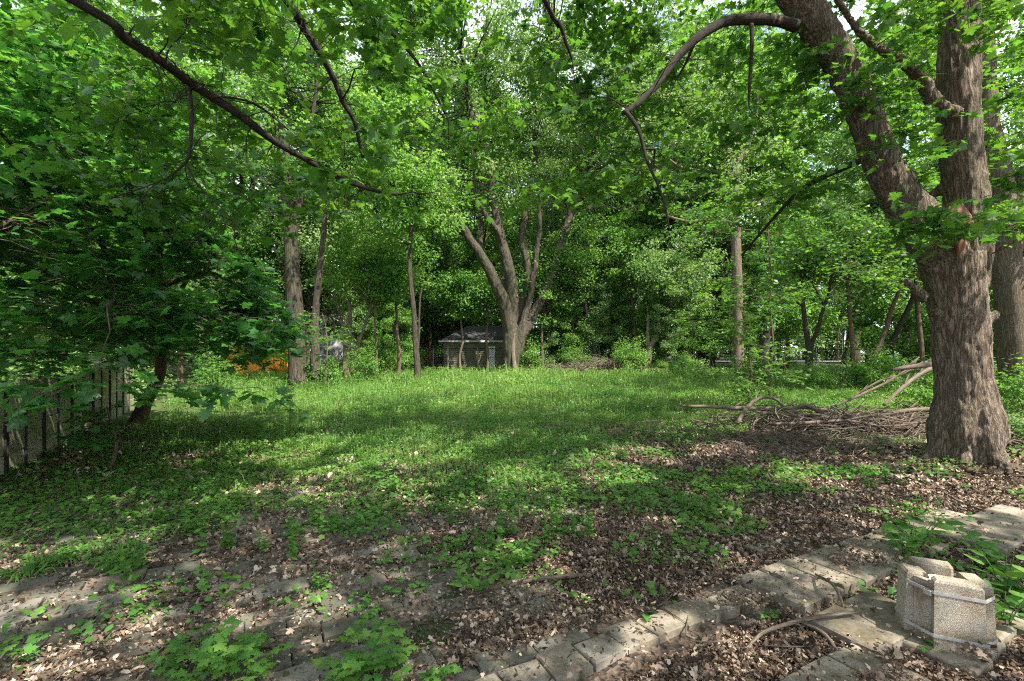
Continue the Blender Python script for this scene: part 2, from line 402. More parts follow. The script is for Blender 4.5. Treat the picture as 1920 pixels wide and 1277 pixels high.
# ------------------------------------------------------------------ wanted sun patches (leaves that would shade them are culled from the crowns)
def GP(px, py):
    D = CAMZ * FPX / (py - HY); return (px - CX) / FPX * D, D
LIT = []
for px, py, rx, ry in [(1790, 1165, 120, 85), (1850, 935, 120, 48), (1620, 1200, 120, 62), (1490, 1085, 95, 32), (1370, 1060, 55, 34), (1580, 1045, 50, 22),
                       (1230, 985, 60, 14), (945, 1035, 42, 26), (1035, 1045, 26, 18), (990, 1212, 34, 22), (95, 1125, 60, 15), (275, 1110, 50, 14),
                       (290, 1160, 36, 12), (30, 1250, 34, 28), (190, 1200, 40, 14), (560, 1165, 30, 22), (40, 1042, 50, 9), (1150, 895, 70, 20), (860, 1000, 26, 10),
                       (500, 1062, 24, 8), (1390, 960, 60, 12), (1520, 905, 80, 14), (1180, 845, 60, 14), (620, 890, 60, 10), (980, 905, 70, 20),
                       (760, 860, 120, 18), (480, 850, 90, 14), (940, 770, 160, 12), (1100, 730, 220, 14), (1290, 742, 110, 12), (700, 745, 110, 12),
                       (1450, 745, 130, 14), (1660, 820, 80, 24), (1480, 880, 70, 10), (340, 790, 80, 10), (580, 775, 90, 8), (1000, 715, 300, 9), (1540, 850, 60, 14)]:
    gx, gy = GP(px, py); x2, _ = GP(px + rx, py); _, y2 = GP(px, max(py - ry, 668))
    LIT.append((gx, gy, max(x2 - gx, .06), max(min(y2 - gy, 6), .08)))

for px, py, D, rad in [(1845, 780, 5.9, .20), (1850, 840, 5.9, .16), (1800, 860, 5.8, .14), (1835, 700, 5.9, .12), (1815, 560, 5.9, .13), (1840, 480, 5.95, .12), (1800, 450, 5.9, .10),
                       (1690, 330, 6.0, .12), (1640, 250, 6.0, .10), (1720, 390, 6.0, .12), (1830, 200, 6.0, .13), (1835, 300, 6.0, .12), (1700, 430, 5.95, .10)]:
    q = W(px, py, D); LIT.append((q[0] - q[2] * SXY[0], q[1] - q[2] * SXY[1], rad, rad))

_r = np.random.default_rng(99)
for _ in range(46):
    q = GP(_r.uniform(250, 1350), _r.uniform(735, 870)); LIT.append((q[0], q[1], _r.uniform(.2, .7), _r.uniform(.2, .6)))
for _ in range(40):
    q = GP(_r.uniform(0, 1750), _r.uniform(880, 1260)); e_ = _r.uniform(.05, .13); LIT.append((q[0], q[1], e_ * 1.3, e_))

for fx, fy in ((-6.3, 6.1), (-6.8, 7.1), (-7.5, 8.3), (-6.1, 5.6)):
    LIT.append((fx - .7 * SXY[0], fy - .7 * SXY[1], .35, .30))

def shades_lit(P, keep=0.05):
    """True where a leaf at P would shade one of the sunny patches"""
    gx = P[:, 0] - P[:, 2] * SXY[0]; gy = P[:, 1] - P[:, 2] * SXY[1]
    wob = .7 + .7 * n2(gx, gy, 2.2, 41, 2)
    r = np.zeros(len(P), bool)
    for cx, cy_, rx, ry in LIT:
        r |= (((gx - cx) / rx) ** 2 + ((gy - cy_) / ry) ** 2) < wob ** 2
    return r & (rng.random(len(P)) > keep)

# ------------------------------------------------------------------ tree building
def nearest(nodes, C):
    out = []
    for c in C:
        d = nodes[:, :3] - c; w = np.linalg.norm(d, axis=1) + np.maximum(0, d[:, 2]) * .8
        out.append(np.argmin(w * (1 + .45 * rng.random(len(w)))))
    return np.array(out)

def attach(nodes, C, r0):
    """join cluster centres to the skeleton one after another, nearest first; every new branch can carry later ones"""
    m0 = len(nodes); Nn = np.zeros((m0 + 3 * len(C), 4)); Nn[:m0] = nodes[:, :4]; m = m0
    d0 = np.array([np.min(np.linalg.norm(nodes[:, :3] - c, axis=1)) for c in C]); A = np.zeros((len(C), 4))
    for i in np.argsort(d0):
        v = Nn[:m, :3] - C[i]; w = np.linalg.norm(v, axis=1) + np.maximum(0, v[:, 2]) * .8 + .12 * (np.arange(m) >= m0)
        w = np.where(np.linalg.norm(v, axis=1) < .25, w + .8, w)
        j = int(np.argmin(w)); A[i] = Nn[j]
        for t in (.4, .65, .9):
            Nn[m, :3] = Nn[j, :3] * (1 - t) + C[i] * t + [0, 0, .03]; Nn[m, 3] = max(min(Nn[j, 3], r0) * (.8 - .4 * t), .004); m += 1
    return A

def canopy(tr, lf, nodes, C, tmpl, size, twigs=6, per=8, tl=.6, spread=1.0, r0=.02, droop=.1, tilt=.35, petiole=.35, cull=False, center=None, rad=None, sides=4):
    """branches from skeleton nodes (m,4: xyz,r) to cluster centres C, then twigs that carry leaves in opposite pairs"""
    C = np.asarray(C, float); n = len(C)
    A4 = attach(nodes, C, r0 * 1.3); A = A4[:, :3]; L = np.linalg.norm(C - A, axis=1, keepdims=True)
    t = np.linspace(0, 1, 6)[None, :, None]
    mid = (A + C) / 2 + np.array([0, 0, 1.]) * L * rng.uniform(.0, .12, (n, 1)) + rng.normal(0, .05, (n, 3)) * L
    B = (1 - t) ** 2 * A[:, None] + 2 * t * (1 - t) * mid[:, None] + t ** 2 * C[:, None]
    B[:, 1:-1] += rng.normal(0, .02, (n, 4, 3)) * L[:, None]
    br = np.minimum(A4[:, 3] * .75, r0 * np.sqrt(np.maximum(L[:, 0], .3)))[:, None] * np.linspace(1, .3, 6)[None]
    br = np.maximum(br, .003)
    tubes(tr, B, br, sides)
    # twigs
    base_i = rng.integers(2, 6, (n, twigs)); S = B[np.arange(n)[:, None], base_i].reshape(-1, 3)
    S = S + rng.normal(0, .03, S.shape)
    out = unit((C - A) * np.array([1, 1, .3]))
    az = np.arctan2(out[:, 1], out[:, 0])[:, None] + rng.uniform(-1, 1, (n, twigs)) * 1.5 * spread
    el = rng.normal(.05, .28, (n, twigs))
    H = np.stack([np.cos(az) * np.cos(el), np.sin(az) * np.cos(el), np.sin(el)], -1).reshape(-1, 3)
    TL = (tl * rng.uniform(.6, 1.3, len(H)))[:, None]
    tt = np.linspace(0, 1, 4)[None, :, None]
    Tw = S[:, None] + H[:, None] * TL[:, None] * tt + np.array([0, 0, -1.]) * droop * TL[:, None] * tt ** 2
    tubes(tr, Tw, np.maximum(np.full((len(S), 4), .0028) * np.linspace(1, .5, 4)[None], .002) * (1 + r0 * 10), 3)
    # leaves
    u = np.sort(rng.uniform(.12, 1.05, (len(S), per)), 1)[..., None]
    side = np.where(np.arange(per) % 2 == 0, 1., -1.)[None, :, None]
    P = S[:, None] + H[:, None] * TL[:, None] * u + np.array([0, 0, -1.]) * droop * TL[:, None] * u ** 2
    perp = unit(np.cross(H, [0, 0, 1.]))[:, None] * side
    hd = unit(H[:, None] * rng.uniform(.2, 1.2, (len(S), per, 1)) + perp * rng.uniform(.5, 1.2, (len(S), per, 1)) + rng.normal(0, .25, (len(S), per, 3)) - np.array([0, 0, droop * 1.5]))
    sz = size * rng.uniform(.40, 1.22, (len(S), per))
    P = (P + hd * (sz * petiole)[..., None]).reshape(-1, 3); hd = hd.reshape(-1, 3)
    nm = np.array([0, 0, 1.]) + rng.normal(0, tilt, (len(P), 3)) + hd * rng.uniform(-.1, .35, (len(P), 1))
    rn = np.clip(np.repeat(rng.random(len(S)), per) * .5 + rng.random(len(P)) * .5, 0, 1)
    k = np.ones(len(P), bool)
    if cull: k = ~shades_lit(P, .05 if cull is True else cull)
    nm = nm + rng.normal(0, .45, nm.shape) * (rng.random((len(P), 1)) < .3)
    leaves(lf, tmpl, P[k], hd[k], nm[k], sz.reshape(-1)[k], rn[k])
    if tmpl is LEAF_NEAR:      # leaf stalks
        q0 = P[k]; q1 = q0 - hd[k] * (sz.reshape(-1)[k] * .5)[:, None] + [0, 0, .012]; w2 = unit(np.cross(hd[k], [0, 0, 1.])) * .0013; m_ = len(q0)
        lf.add(np.stack([q0 - w2, q0 + w2, q1 + w2, q1 - w2], 1), np.arange(m_ * 4).reshape(-1, 4), np.repeat(rn[k], 4))

def puffs(lf, C, rad, m, size, tmpl=LEAF_FAR, flat=.7, tilt=.8, cull=False, hang=0.0):
    """leaf clumps: m leaves in a flattened cloud round each centre, faces mostly upward"""
    C = np.asarray(C, float); n = len(C)
    rr = np.broadcast_to(np.asarray(rad, float), (n,))
    d = unit(rng.normal(0, 1, (n * m, 3))) * (rng.random((n * m, 1)) ** .45) * np.repeat(rr, m)[:, None] * np.array([1, 1, flat])
    P = np.repeat(C, m, 0) + d
    hd = unit(d + rng.normal(0, .5, d.shape) * np.repeat(rr, m)[:, None] - np.array([0, 0, hang]))
    nm = np.array([0, 0, .9]) + rng.normal(0, tilt, P.shape) + unit(d) * .6
    rn = np.clip(np.repeat(rng.random(n), m) * .45 + rng.random(len(P)) * .55, 0, 1)
    k = np.ones(len(P), bool)
    if cull: k = ~shades_lit(P)
    leaves(lf, tmpl, P[k], hd[k], nm[k], (size * rng.uniform(.6, 1.3, len(P)))[k], rn[k])

def skel(path, rad): return np.column_stack([path, rad])

def gen_tree(H, cb, CR, r, nl, seed, size, leaf_m=240, clump=.75, tmpl=LEAF_FAR, top=1.0, lean=0.0, multi=1, nsub=6):
    """a whole tree at the origin: returns trunk MB, crown MB"""
    global rng
    old = rng; rng = np.random.default_rng(seed)
    tr, lf = MB(), MB(); C = []
    for s in range(multi):
        a0 = rng.uniform(0, 6.28); ln = lean + (0.16 if multi > 1 else 0.02)
        k = 9; z = np.linspace(-.15, H * .94 * (1 if s == 0 else rng.uniform(.7, .95)), k)
        P = np.stack([np.cos(a0) * ln * z + rng.normal(0, .012 * H, k) * np.linspace(0, 1, k), np.sin(a0) * ln * z + rng.normal(0, .012 * H, k) * np.linspace(0, 1, k), z], -1)
        P[:, :2] += rng.normal(0, r * .7, 2) * (multi > 1)
        rs = r * (1 if s == 0 else .7); R = rs * np.array([1.45, 1.0, .9, .8, .68, .55, .42, .28, .1])
        Pc, Rc = curve(P, 22, R, .05 * H * .1, seed + s); tubes(tr, Pc, Rc, 9, lump=.08)
        for l in range(nl // multi):
            f = (l + rng.random()) / (nl / multi); h = cb + (H * .9 - cb) * f ** 1.15
            i = int(np.clip(np.searchsorted(Pc[:, 2], h), 2, 21)); b = Pc[i]
            prof = math.sin(math.pi * min(1, (.22 + .78 * (1 - f)) ** .8)) * .35 + .68 * (1 - f) ** .6 + .12
            Ln = CR * prof * rng.uniform(.75, 1.15); az = a0 + l * 2.4 + rng.normal(0, .3); el = rng.uniform(.25, .75) + .5 * f
            d = np.array([math.cos(az) * math.cos(el), math.sin(az) * math.cos(el), math.sin(el)])
            q = [b, b + d * Ln * .4, b + d * Ln * .75 + np.array([0, 0, -.03 * Ln]), b + d * Ln + np.array([0, 0, -.12 * Ln])]
            lp, lr = curve(q, 8, np.array([.42, .3, .18, .06]) * Rc[i] + .006, .25, seed + l); tubes(tr, lp, lr, 5)
            for j in range(nsub):
                t = rng.integers(2, 8); e = lp[t] + unit(rng.normal(0, 1, 3) * np.array([1, 1, .6]) + d * .5) * rng.uniform(.3, 1.0) * (.25 * Ln + .25)
                m = (lp[t] + e) / 2 + rng.normal(0, .08, 3); tubes(tr, np.array([lp[t], m, e]), np.array([.016, .010, .005]) * (1 + H * .06), 3)
                C.append(e)
    puffs(lf, C, clump * rng.uniform(.55, 1.25, len(C)), leaf_m, size, tmpl)
    rng = old
    return tr, lf

def make_proto(name, label, cat, group, gen, leafm, barkm, loc, rz=0, scale=1.0):
    tr, lf = gen
    root = empty(name, (0, 0, 0), label, cat, group)
    part(tr, 'trunk', M[barkm], root, True); part(lf, 'crown', M[leafm], root)
    root.location = loc; root.rotation_euler = (0, 0, rz); root.scale = (scale,) * 3
    return root

# ================================================================== GROUND
def axis(near, far, step, grow, lim):
    a = list(np.arange(near, far + 1e-6, step)); s = step
    while a[-1] < lim: s *= grow; a.append(a[-1] + s)
    return a
ys = axis(0.6, 11, .05, 1.06, 420)
s = .05; y = .6
lo = []
while y > -60: s *= 1.25; y -= s; lo.append(y)
ys = np.array(lo[::-1] + ys)
xp = axis(0, 8, .06, 1.07, 420); xs = np.array([-v for v in xp[:0:-1]] + xp)
X, Y = np.meshgrid(xs, ys); Z = gz(X, Y)
nearf = np.clip((12 - Y) / 4, 0, 1) * (np.abs(X) < 10)
Z = Z + nearf * .035 * (n2(X, Y, 5, 21, 2) - .5)
nx, ny = len(xs), len(ys)
i = (np.arange(ny - 1)[:, None] * nx + np.arange(nx - 1)[None]).ravel()
g = MB().add(np.stack([X, Y, Z], -1), np.stack([i, i + 1, i + nx + 1, i + nx], -1)).build('ground', M['ground'], smooth=True)
tag(g, kind='structure')

# road beyond the chain link fence, sunlit
mb = MB(); rx = np.linspace(-10, 90, 60)
ryl = 41.5 - .04 * rx; V = []
for w_ in (0, 3.5, 7.0): V.append(np.stack([rx, ryl + w_, gz(rx, ryl + w_) + .06], -1))
V = np.array(V); nn = len(rx)
F = [[a * nn + b, a * nn + b + 1, (a + 1) * nn + b + 1, (a + 1) * nn + b] for a in range(2) for b in range(nn - 1)]
tag(mb.add(V, F).build('road', M['asphalt']), kind='structure')

# ================================================================== PAVING (brick pavement half buried in litter)
A29 = math.radians(29); U = np.array([math.cos(A29), math.sin(A29)]); Vv = np.array([-math.sin(A29), math.cos(A29)])
mb = MB()
PAVED = []
for r_ in range(-30, 40):
    for c_ in range(-30, 30):
        L_, w_ = .31, .155
        p = U * ((c_ + .5 * (r_ % 2)) * L_) + Vv * (r_ * w_) + np.array([0, 0.1])
        x, y = p
        if not (1.6 < y < 6.6 and -6 < x < 3.4): continue
        if (p - np.array([1.5, 3.1])) @ Vv < .10 and x > -.2: continue
        nz_ = float(n2(x, y, .8, 61, 3)); dens = .48 + .25 * (x < -.6) * (y < 4.6) - .1 * (x > .5) - .22 * (y > 5.2) - .12 * (x > -1.1) * (y < 4)
        if nz_ > dens + .08: continue
        zt = gzs(x, y) + .020 + .006 * (x < -.5) + rng.normal(0, .007) + .02 * (dens - nz_)
        box(mb, (x, y, zt - .035), (L_ - .008, w_ - .008, .07), A29 + rng.normal(0, .01), rng.random() ** 1.3, .006, rng.normal(0, .02, 2)); PAVED.append((x, y))
tag(mb.build('pavement', M['paver']), 'weathered brick paving half buried under leaf litter', kind='structure')
PAVED = np.array(PAVED)

# edging blocks: raised courses of long concrete blocks, every block a thing
BLK = []
def block(c, L_, w_, h_, rz, label, top):
    mb = MB(); z = gzs(*c)
    box(mb, (c[0], c[1], z + top - h_ / 2), (w_, L_, h_), rz, rng.random(), .008, rng.normal(0, .012, 2))
    o = mb.build('edging_block', M['block'], loc=(c[0], c[1], z))
    tag(o, label, 'paving block', 'concrete edging blocks of the overgrown patio steps'); BLK.append(c); return o
P0 = np.array([1.45, 3.08])
for k in range(14):      # upper course running to the right
    c = P0 + U * (.105 + k * .207) - Vv * (.20 + rng.normal(0, .008))
    if k in (9,): continue
    lab = ('sunlit end block of the raised patio edge, left of the concrete planter' if k == 0 else
           'long concrete block in the raised patio edge beside the planter')
    block(c, .42, .197, .11, A29 + rng.normal(0, .015), lab, .085 - .002 * k)
for k in range(9):       # narrow course going down to the lower left
    c = P0 - U * (.13 + k * .215) + Vv * (rng.normal(-.09, .012))
    block(c, .17 if k % 2 else .20, .205, .09, A29 + rng.normal(0, .04), 'small square paver in the row leading to the lower left', .048)
for k in range(8):       # lower tread
    c = P0 + U * (-.62 + k * .215) - Vv * (.88 + rng.normal(0, .012))
    if k in (3,): continue
    block(c, .40, .20, .10, A29 + rng.normal(0, .03), 'mossy concrete block of the lower step in leaf litter', .050 + .01 * (k > 4))
c = np.array([1.95, 2.62]); block(c, .34, .62, .10, A29 - math.pi / 2 + 1.57, 'wide slab beneath the concrete planter, shaded by it', .075)
for k in range(7):       # dark wide slabs at the right edge
    c = np.array([3.62, 3.78]) + U * (k % 4) * .37 - Vv * ((k // 4) * .5)
    block(c, .44, .34, .09, A29 + rng.normal(0, .02), 'wide dark slab near the right edge behind the planter', .062)

# moss patches
mb = MB()
for px, py, rx, ry in [(840, 1105, .13, .10), (820, 1175, .15, .12), (1060, 1085, .16, .08), (330, 1075, .22, .12), (720, 935, .4, .2), (1240, 1030, .2, .12), (120, 970, .5, .2), (640, 905, .3, .15), (300, 940, .4, .2)]:
    gx, gy = GP(px, py); a = np.linspace(0, 2 * np.pi, 29)[:-1]
    V = []
    for q, hh in ((1.0, .0), (.85, .010), (.55, .018), (.25, .020)):
        rr = q * (1 + .9 * (vn(np.stack([np.cos(a) * 2 + px, np.sin(a) * 2, a * 0], -1), 3) - .5))
        x = gx + np.cos(a) * rx * rr; y = gy + np.sin(a) * ry * rr
        V.append(np.stack([x, y, gz(x, y) + hh + .016 * rng.random(len(a))], -1))
    V = np.array(V); m_ = len(a)
    F = [[r * m_ + j, r * m_ + (j + 1) % m_, (r + 1) * m_ + (j + 1) % m_, (r + 1) * m_ + j] for r in range(3) for j in range(m_)]
    mb.add(V, F); mb.f.append(np.array([[mb.n - m_ + j for j in range(m_)]]))
tag(mb.build('moss', M['moss'], smooth=True), 'dark green moss cushions on the old paving', 'moss', kind='stuff')

# ================================================================== PLANTER of strapped concrete blocks
PC = np.array([2.23, 2.50]); PZ = gzs(*PC) + .05
pl = empty('concrete_planter', (PC[0], PC[1], PZ), 'small hollow planter of four aggregate concrete blocks strapped with metal bands', 'planter')
def taper(h0=.0):
    def f(V):
        q = (V[:, 2:3] - PZ) / .33; V = V.copy(); V[:, :2] = PC + (V[:, :2] - PC) * (1.04 - .08 * q); V[:, 2] += (V[:, 0] - PC[0]) * -.05 + h0; return V
    return f
ph = math.radians(-111)
BK = [(0, .100, 0), (90, .085, .0), (180, .095, .0), (270, .060, .005)]
for k, (ang, hw, dr) in enumerate(BK):
    a = ph + math.radians(ang); o_ = np.array([math.cos(a), math.sin(a)]); tg = np.array([-o_[1], o_[0]])
    poly = [PC + o_ * (.172 + dr) - tg * hw, PC + o_ * (.172 + dr) + tg * hw, PC + o_ * .100 + tg * (hw - .012), PC + o_ * .082 + tg * .066, PC + o_ * .082 - tg * .066, PC + o_ * .100 - tg * (hw - .012)]
    mb = MB(); prism(mb, poly, PZ - .06, PZ + .325 - (.014 if k in (1, 3) else 0), bev=.012, zf=taper())
    part(mb, 'concrete_block', M['aggregate'], pl)
    if k in (0, 3):      # thin web closing the corner behind the strap
        mb = MB(); b0 = ph + math.radians(ang + 45); c_ = PC + np.array([math.cos(b0), math.sin(b0)]) * .128
        box(mb, (c_[0], c_[1], PZ + .12), (.03, .12, .36), b0); part(mb, 'concrete_web', M['aggregate'], pl)
for zz in (.262, .055):
    P = []
    for k, (ang, hw, dr) in enumerate(BK):
        a = ph + math.radians(ang); o_ = np.array([math.cos(a), math.sin(a)]); tg = np.array([-o_[1], o_[0]])
        P += [PC + o_ * (.175 + dr) - tg * (hw + .003), PC + o_ * (.175 + dr) + tg * (hw + .003)]
    P = np.array(P); m_ = len(P); mb = MB()
    V = np.concatenate([np.column_stack([PC + (P - PC) * f_, np.full(m_, PZ + zz + h_)]) for f_, h_ in ((1, -.0075), (1, .0075), (.985, -.0075), (.985, .0075))])
    F = []
    for j in range(m_):
        j2 = (j + 1) % m_
        F += [[j, j2, m_ + j2, m_ + j], [2 * m_ + j2, 2 * m_ + j, 3 * m_ + j, 3 * m_ + j2], [m_ + j, m_ + j2, 3 * m_ + j2, 3 * m_ + j], [j2, j, 2 * m_ + j, 2 * m_ + j2]]
    mb.add(taper()(V), F); st = part(mb, 'metal_strap', M['strap'], pl)
    q = (P[1] * .85 + P[2] * .15) if zz < .1 else (P[0] * .8 + P[-1] * .2)
    mb = MB(); box(mb, (q[0], q[1], PZ + zz), (.012, .03, .024), ph + math.radians(45 if zz < .1 else -45), bev=.002); b_ = part(mb, 'buckle', M['strap'], pl); b_.parent = st
mb = MB(); a = np.linspace(0, 2 * np.pi, 33)[:-1]
V = np.concatenate([np.column_stack([PC[0] + np.cos(a) * r, PC[1] + np.sin(a) * r, np.full(32, z)]) for r, z in ((.080, PZ), (.080, PZ + .27), (.074, PZ + .27), (.074, PZ + .10), (.002, PZ + .10))])
F = [[r * 32 + j, r * 32 + (j + 1) % 32, (r + 1) * 32 + (j + 1) % 32, (r + 1) * 32 + j] for r in range(4) for j in range(32)]
part(mb.add(V, F), 'inner_pipe', M['steel'], pl, True)

# ================================================================== BIG RIGHT MAPLE
def seg(px, D): return [W(a, b, D) if not isinstance(D, list) else None for a, b in px]
def traced(pts, D):
    """pts: (px, py, width_px[, D]) -> world path and radii"""
    P, R = [], []
    for q in pts:
        d = q[3] if len(q) > 3 else D; P.append(W(q[0], q[1], d)); R.append(q[2] / 2 * d / FPX * math.cos(math.atan(abs(q[0] - CX) / FPX)))
    return np.array(P), np.array(R)

def organic(mb_list, voxel, name, matn, root, ridge=.012, freq=13.0, zs=.22):
    """fuse tubes into one skin, then carve bark ridges into it"""
    me = mb_list.build(name, M[matn], link=True)
    md = me.modifiers.new('r', 'REMESH'); md.mode = 'VOXEL'; md.voxel_size = voxel; md.use_smooth_shade = True
    sm = me.modifiers.new('s', 'SMOOTH'); sm.iterations = 3; sm.factor = .5
    dg = bpy.context.evaluated_depsgraph_get(); ev = me.evaluated_get(dg)
    nm = bpy.data.meshes.new_from_object(ev); bpy.data.objects.remove(me)
    n = len(nm.vertices); co = np.empty(n * 3, np.float32); nm.vertices.foreach_get('co', co); co = co.reshape(-1, 3).astype(float)
    no = np.empty(n * 3, np.float32); nm.vertices.foreach_get('normal', no); no = no.reshape(-1, 3)
    B = co * np.array([1, 1, zs]); wv = B + .05 * np.stack([vn(B * 6, a) for a in (1, 2, 3)], -1)
    rid = 1 - np.abs(fbm(wv * freq, 31, 3) * 2 - 1) ** .7
    co2 = co + no * (ridge * (.5 - rid) * 2 + .02 * (fbm(co * 2.0, 71, 2) - .5))[:, None]
    nm.vertices.foreach_set('co', (co2 - np.array(root.location)).astype(np.float32).ravel())
    for an, tp, key, val in (('rnd', 'FLOAT', 'value', np.full(n, .5)), ('bco', 'FLOAT_VECTOR', 'vector', B)):
        if an in nm.attributes: nm.attributes.remove(nm.attributes[an])
        at = nm.attributes.new(an, tp, 'POINT'); at.data.foreach_set(key, val.astype(np.float32).ravel())
    nm.materials.clear(); nm.materials.append(M[matn]); nm.update()
    nm.polygons.foreach_set('use_smooth', np.ones(len(nm.polygons), bool))
    o = bpy.data.objects.new(name, nm); COL.objects.link(o); o.parent = root; return o

DA = 6.25
rootA = empty('maple_tree', (5.88, DA, gzs(5.88, DA)), 'large forked maple in the right foreground with deeply furrowed grey bark', 'tree')
tmb = MB()
P, R = traced([(1812, 935, 176), (1810, 890, 150), (1808, 850, 132), (1806, 780, 122), (1804, 700, 117), (1800, 620, 118), (1790, 540, 124), (1784, 480, 130)], DA)
Pc, Rc = curve(P, 30, R); tubes(tmb, Pc, Rc, 24); skA = [skel(Pc, Rc)]
for a in np.linspace(0, 2 * np.pi, 8)[:-1] + .3:   # root flare
    u_ = np.array([math.cos(a), math.sin(a), 0]); c0 = np.array([P[1][0], DA, 0]); g0 = gzs(P[1][0], DA); fl = .40 + .08 * math.sin(a * 3)
    q, r = curve([c0 + u_ * .12 + [0, 0, g0 + 1.15], c0 + u_ * .17 + [0, 0, g0 + .75], c0 + u_ * .25 + [0, 0, g0 + .36], c0 + u_ * (fl * .75) + [0, 0, g0 + .10], c0 + u_ * (fl + .12) + [0, 0, g0 - .08]], 14, [.15, .165, .17, .12, .05]); tubes(tmb, q, r, 12)
P, R = traced([(1784, 540, 100), (1768, 480, 112), (1735, 430, 110), (1690, 370, 98), (1650, 300, 90), (1622, 220, 86), (1598, 160, 84), (1560, 90, 84), (1505, 10, 84), (1440, -80, 78), (1330, -210, 60, 6.1), (1180, -360, 42, 5.8), (980, -520, 20, 5.5)], DA)
R = R * np.interp(np.arange(len(R)), [0, 2, 4], [1, .95, .84]); Pc, Rc = curve(P, 44, R); tubes(tmb, Pc, Rc, 20); skA.append(skel(Pc, Rc))
P, R = traced([(1812, 540, 90), (1816, 460, 96), (1812, 380, 92), (1803, 300, 92), (1797, 210, 92), (1798, 110, 88), (1800, 0, 82), (1806, -120, 74), (1800, -260, 60), (1830, -420, 44), (1850, -640, 20)], DA + .08)
Pc, Rc = curve(P, 44, R); tubes(tmb, Pc, Rc, 20); skA.append(skel(Pc, Rc))
P, R = traced([(1795, 215, 34), (1752, 190, 36), (1730, 150, 32), (1690, 115, 26, 6.0), (1640, 85, 22, 5.85), (1600, 45, 18, 5.7), (1560, -20, 16, 5.5), (1500, -120, 10, 5.2)], 6.1)
Pc, Rc = curve(P, 24, R); tubes(tmb, Pc, Rc, 12); skA.append(skel(Pc, Rc))
P, R = traced([(1765, 350, 26, 6.5), (1735, 370, 22, 6.6), (1700, 330, 18, 6.8), (1690, 318, 14, 6.9)], DA); Pc, Rc = curve(P, 10, R); tubes(tmb, Pc, Rc, 8)
P, R = traced([(1490, 52, 36, 6.15), (1440, 38, 30, 6.0), (1370, 40, 27, 5.9), (1325, 62, 25, 5.8), (1290, 88, 22, 5.65), (1255, 125, 19, 5.5), (1230, 160, 17, 5.4), (1205, 185, 15, 5.25), (1170, 210, 13, 5.1)], 6.0)
Pc, Rc = curve(P, 26, R * .74, .06); LIMB = (Pc, Rc); skA.append(skel(Pc, Rc)); tubes(tmb, Pc[:5], Rc[:5], 12)
# stub and knots
P, R = traced([(1735, 560, 34), (1712, 540, 20), (1698, 522, 12)], 6.1); tubes(tmb, *[q for q in curve(P, 8, R)], 8)
P, R = traced([(1845, 600, 40), (1862, 592, 26), (1870, 588, 18)], 6.1); tubes(tmb, *[q for q in curve(P, 8, R)], 8)
P, R = traced([(1758, 588, 30, 5.82), (1757, 588, 26, 5.78), (1756, 588, 14, 5.75)], 6); tubes(tmb, P, R, 10)
organic(tmb, .020, 'trunk', 'bark_big', rootA, .024, 15)
# open scar at the fork
mb = MB(); a = np.linspace(0, 2 * np.pi, 25)[:-1]; V = []
for q, dd in ((1.0, 5.99), (.8, 5.93), (.5, 5.91), (.15, 5.92)):
    V.append(np.array([W(1797 + 27 * q * math.cos(t) * (.45 + .55 * min(1, max(0, (math.sin(t) + 1) * .8))) + 3 * math.sin(5 * t) * q, 430 - 52 * q * math.sin(t), dd) for t in a]))
V = np.array(V); F = [[r * 24 + j, r * 24 + (j + 1) % 24, (r + 1) * 24 + (j + 1) % 24, (r + 1) * 24 + j] for r in range(3) for j in range(24)]
mb.add(V, F); part(mb, 'wood_scar', M['scar'], rootA, True)
tr, lf = MB(), MB()
tubes(tr, *LIMB, 12, lump=.16)
# thin hanging branches
for pts, D0 in ([[(1172, 205, 9), (1200, 245, 8), (1215, 300, 6), (1240, 360, 5), (1255, 430, 3)], 5.1], [[(1412, 45, 9), (1413, 80, 8), (1410, 150, 7), (1408, 200, 3)], 5.9],
                [[(1620, 300, 14, 6.3), (1580, 318, 13, 6.5), (1530, 340, 11, 6.8), (1490, 365, 9, 7.1), (1440, 420, 6, 7.6), (1390, 480, 4, 8)], 6],
                [[(1310, 68, 8, 5.75), (1300, 88, 7, 5.8), (1287, 118, 5, 5.9), (1268, 150, 3, 6.0)], 6]):
    P, R = traced(pts, D0); Pc, Rc = curve(P, 16, R, .05); tubes(tr, Pc, Rc, 7); skA.append(skel(Pc, Rc))
for _ in range(16):
    i = int(rng.integers(5, 25)); v = unit(rng.normal(0, 1, 3) * [1, 1, .6] + [0, 0, .3]); a_ = LIMB[0][i]; L_ = rng.uniform(.15, .5)
    e, f = curve([a_, a_ + v * L_ * .5 + rng.normal(0, .02, 3), a_ + v * L_ + rng.normal(0, .05, 3)], 6, [.009, .006, .002]); tubes(tr, e, f, 4)
    w = unit(v + rng.normal(0, .7, 3)); tubes(tr, np.array([e[3], e[3] + w * L_ * .25, e[3] + w * L_ * .5]), np.array([.004, .003, .0015]), 3)
SKA = np.concatenate(skA)
SKup = SKA[SKA[:, 2] > 3.0]
C = []
def sample_px(n, x0, x1, y0, y1, d0, d1):
    px = rng.uniform(x0, x1, n); py = rng.uniform(y0, y1, n); D = rng.uniform(d0, d1, n)
    return np.stack([(px - CX) / FPX * D, D, CAMZ - (py - HY) / FPX * D], -1)
def sample_ball(n, c, r, shell=.6):
    d = unit(rng.normal(0, 1, (n, 3))) * (rng.random((n, 1)) ** shell); return np.asarray(c) + d * np.asarray(r)
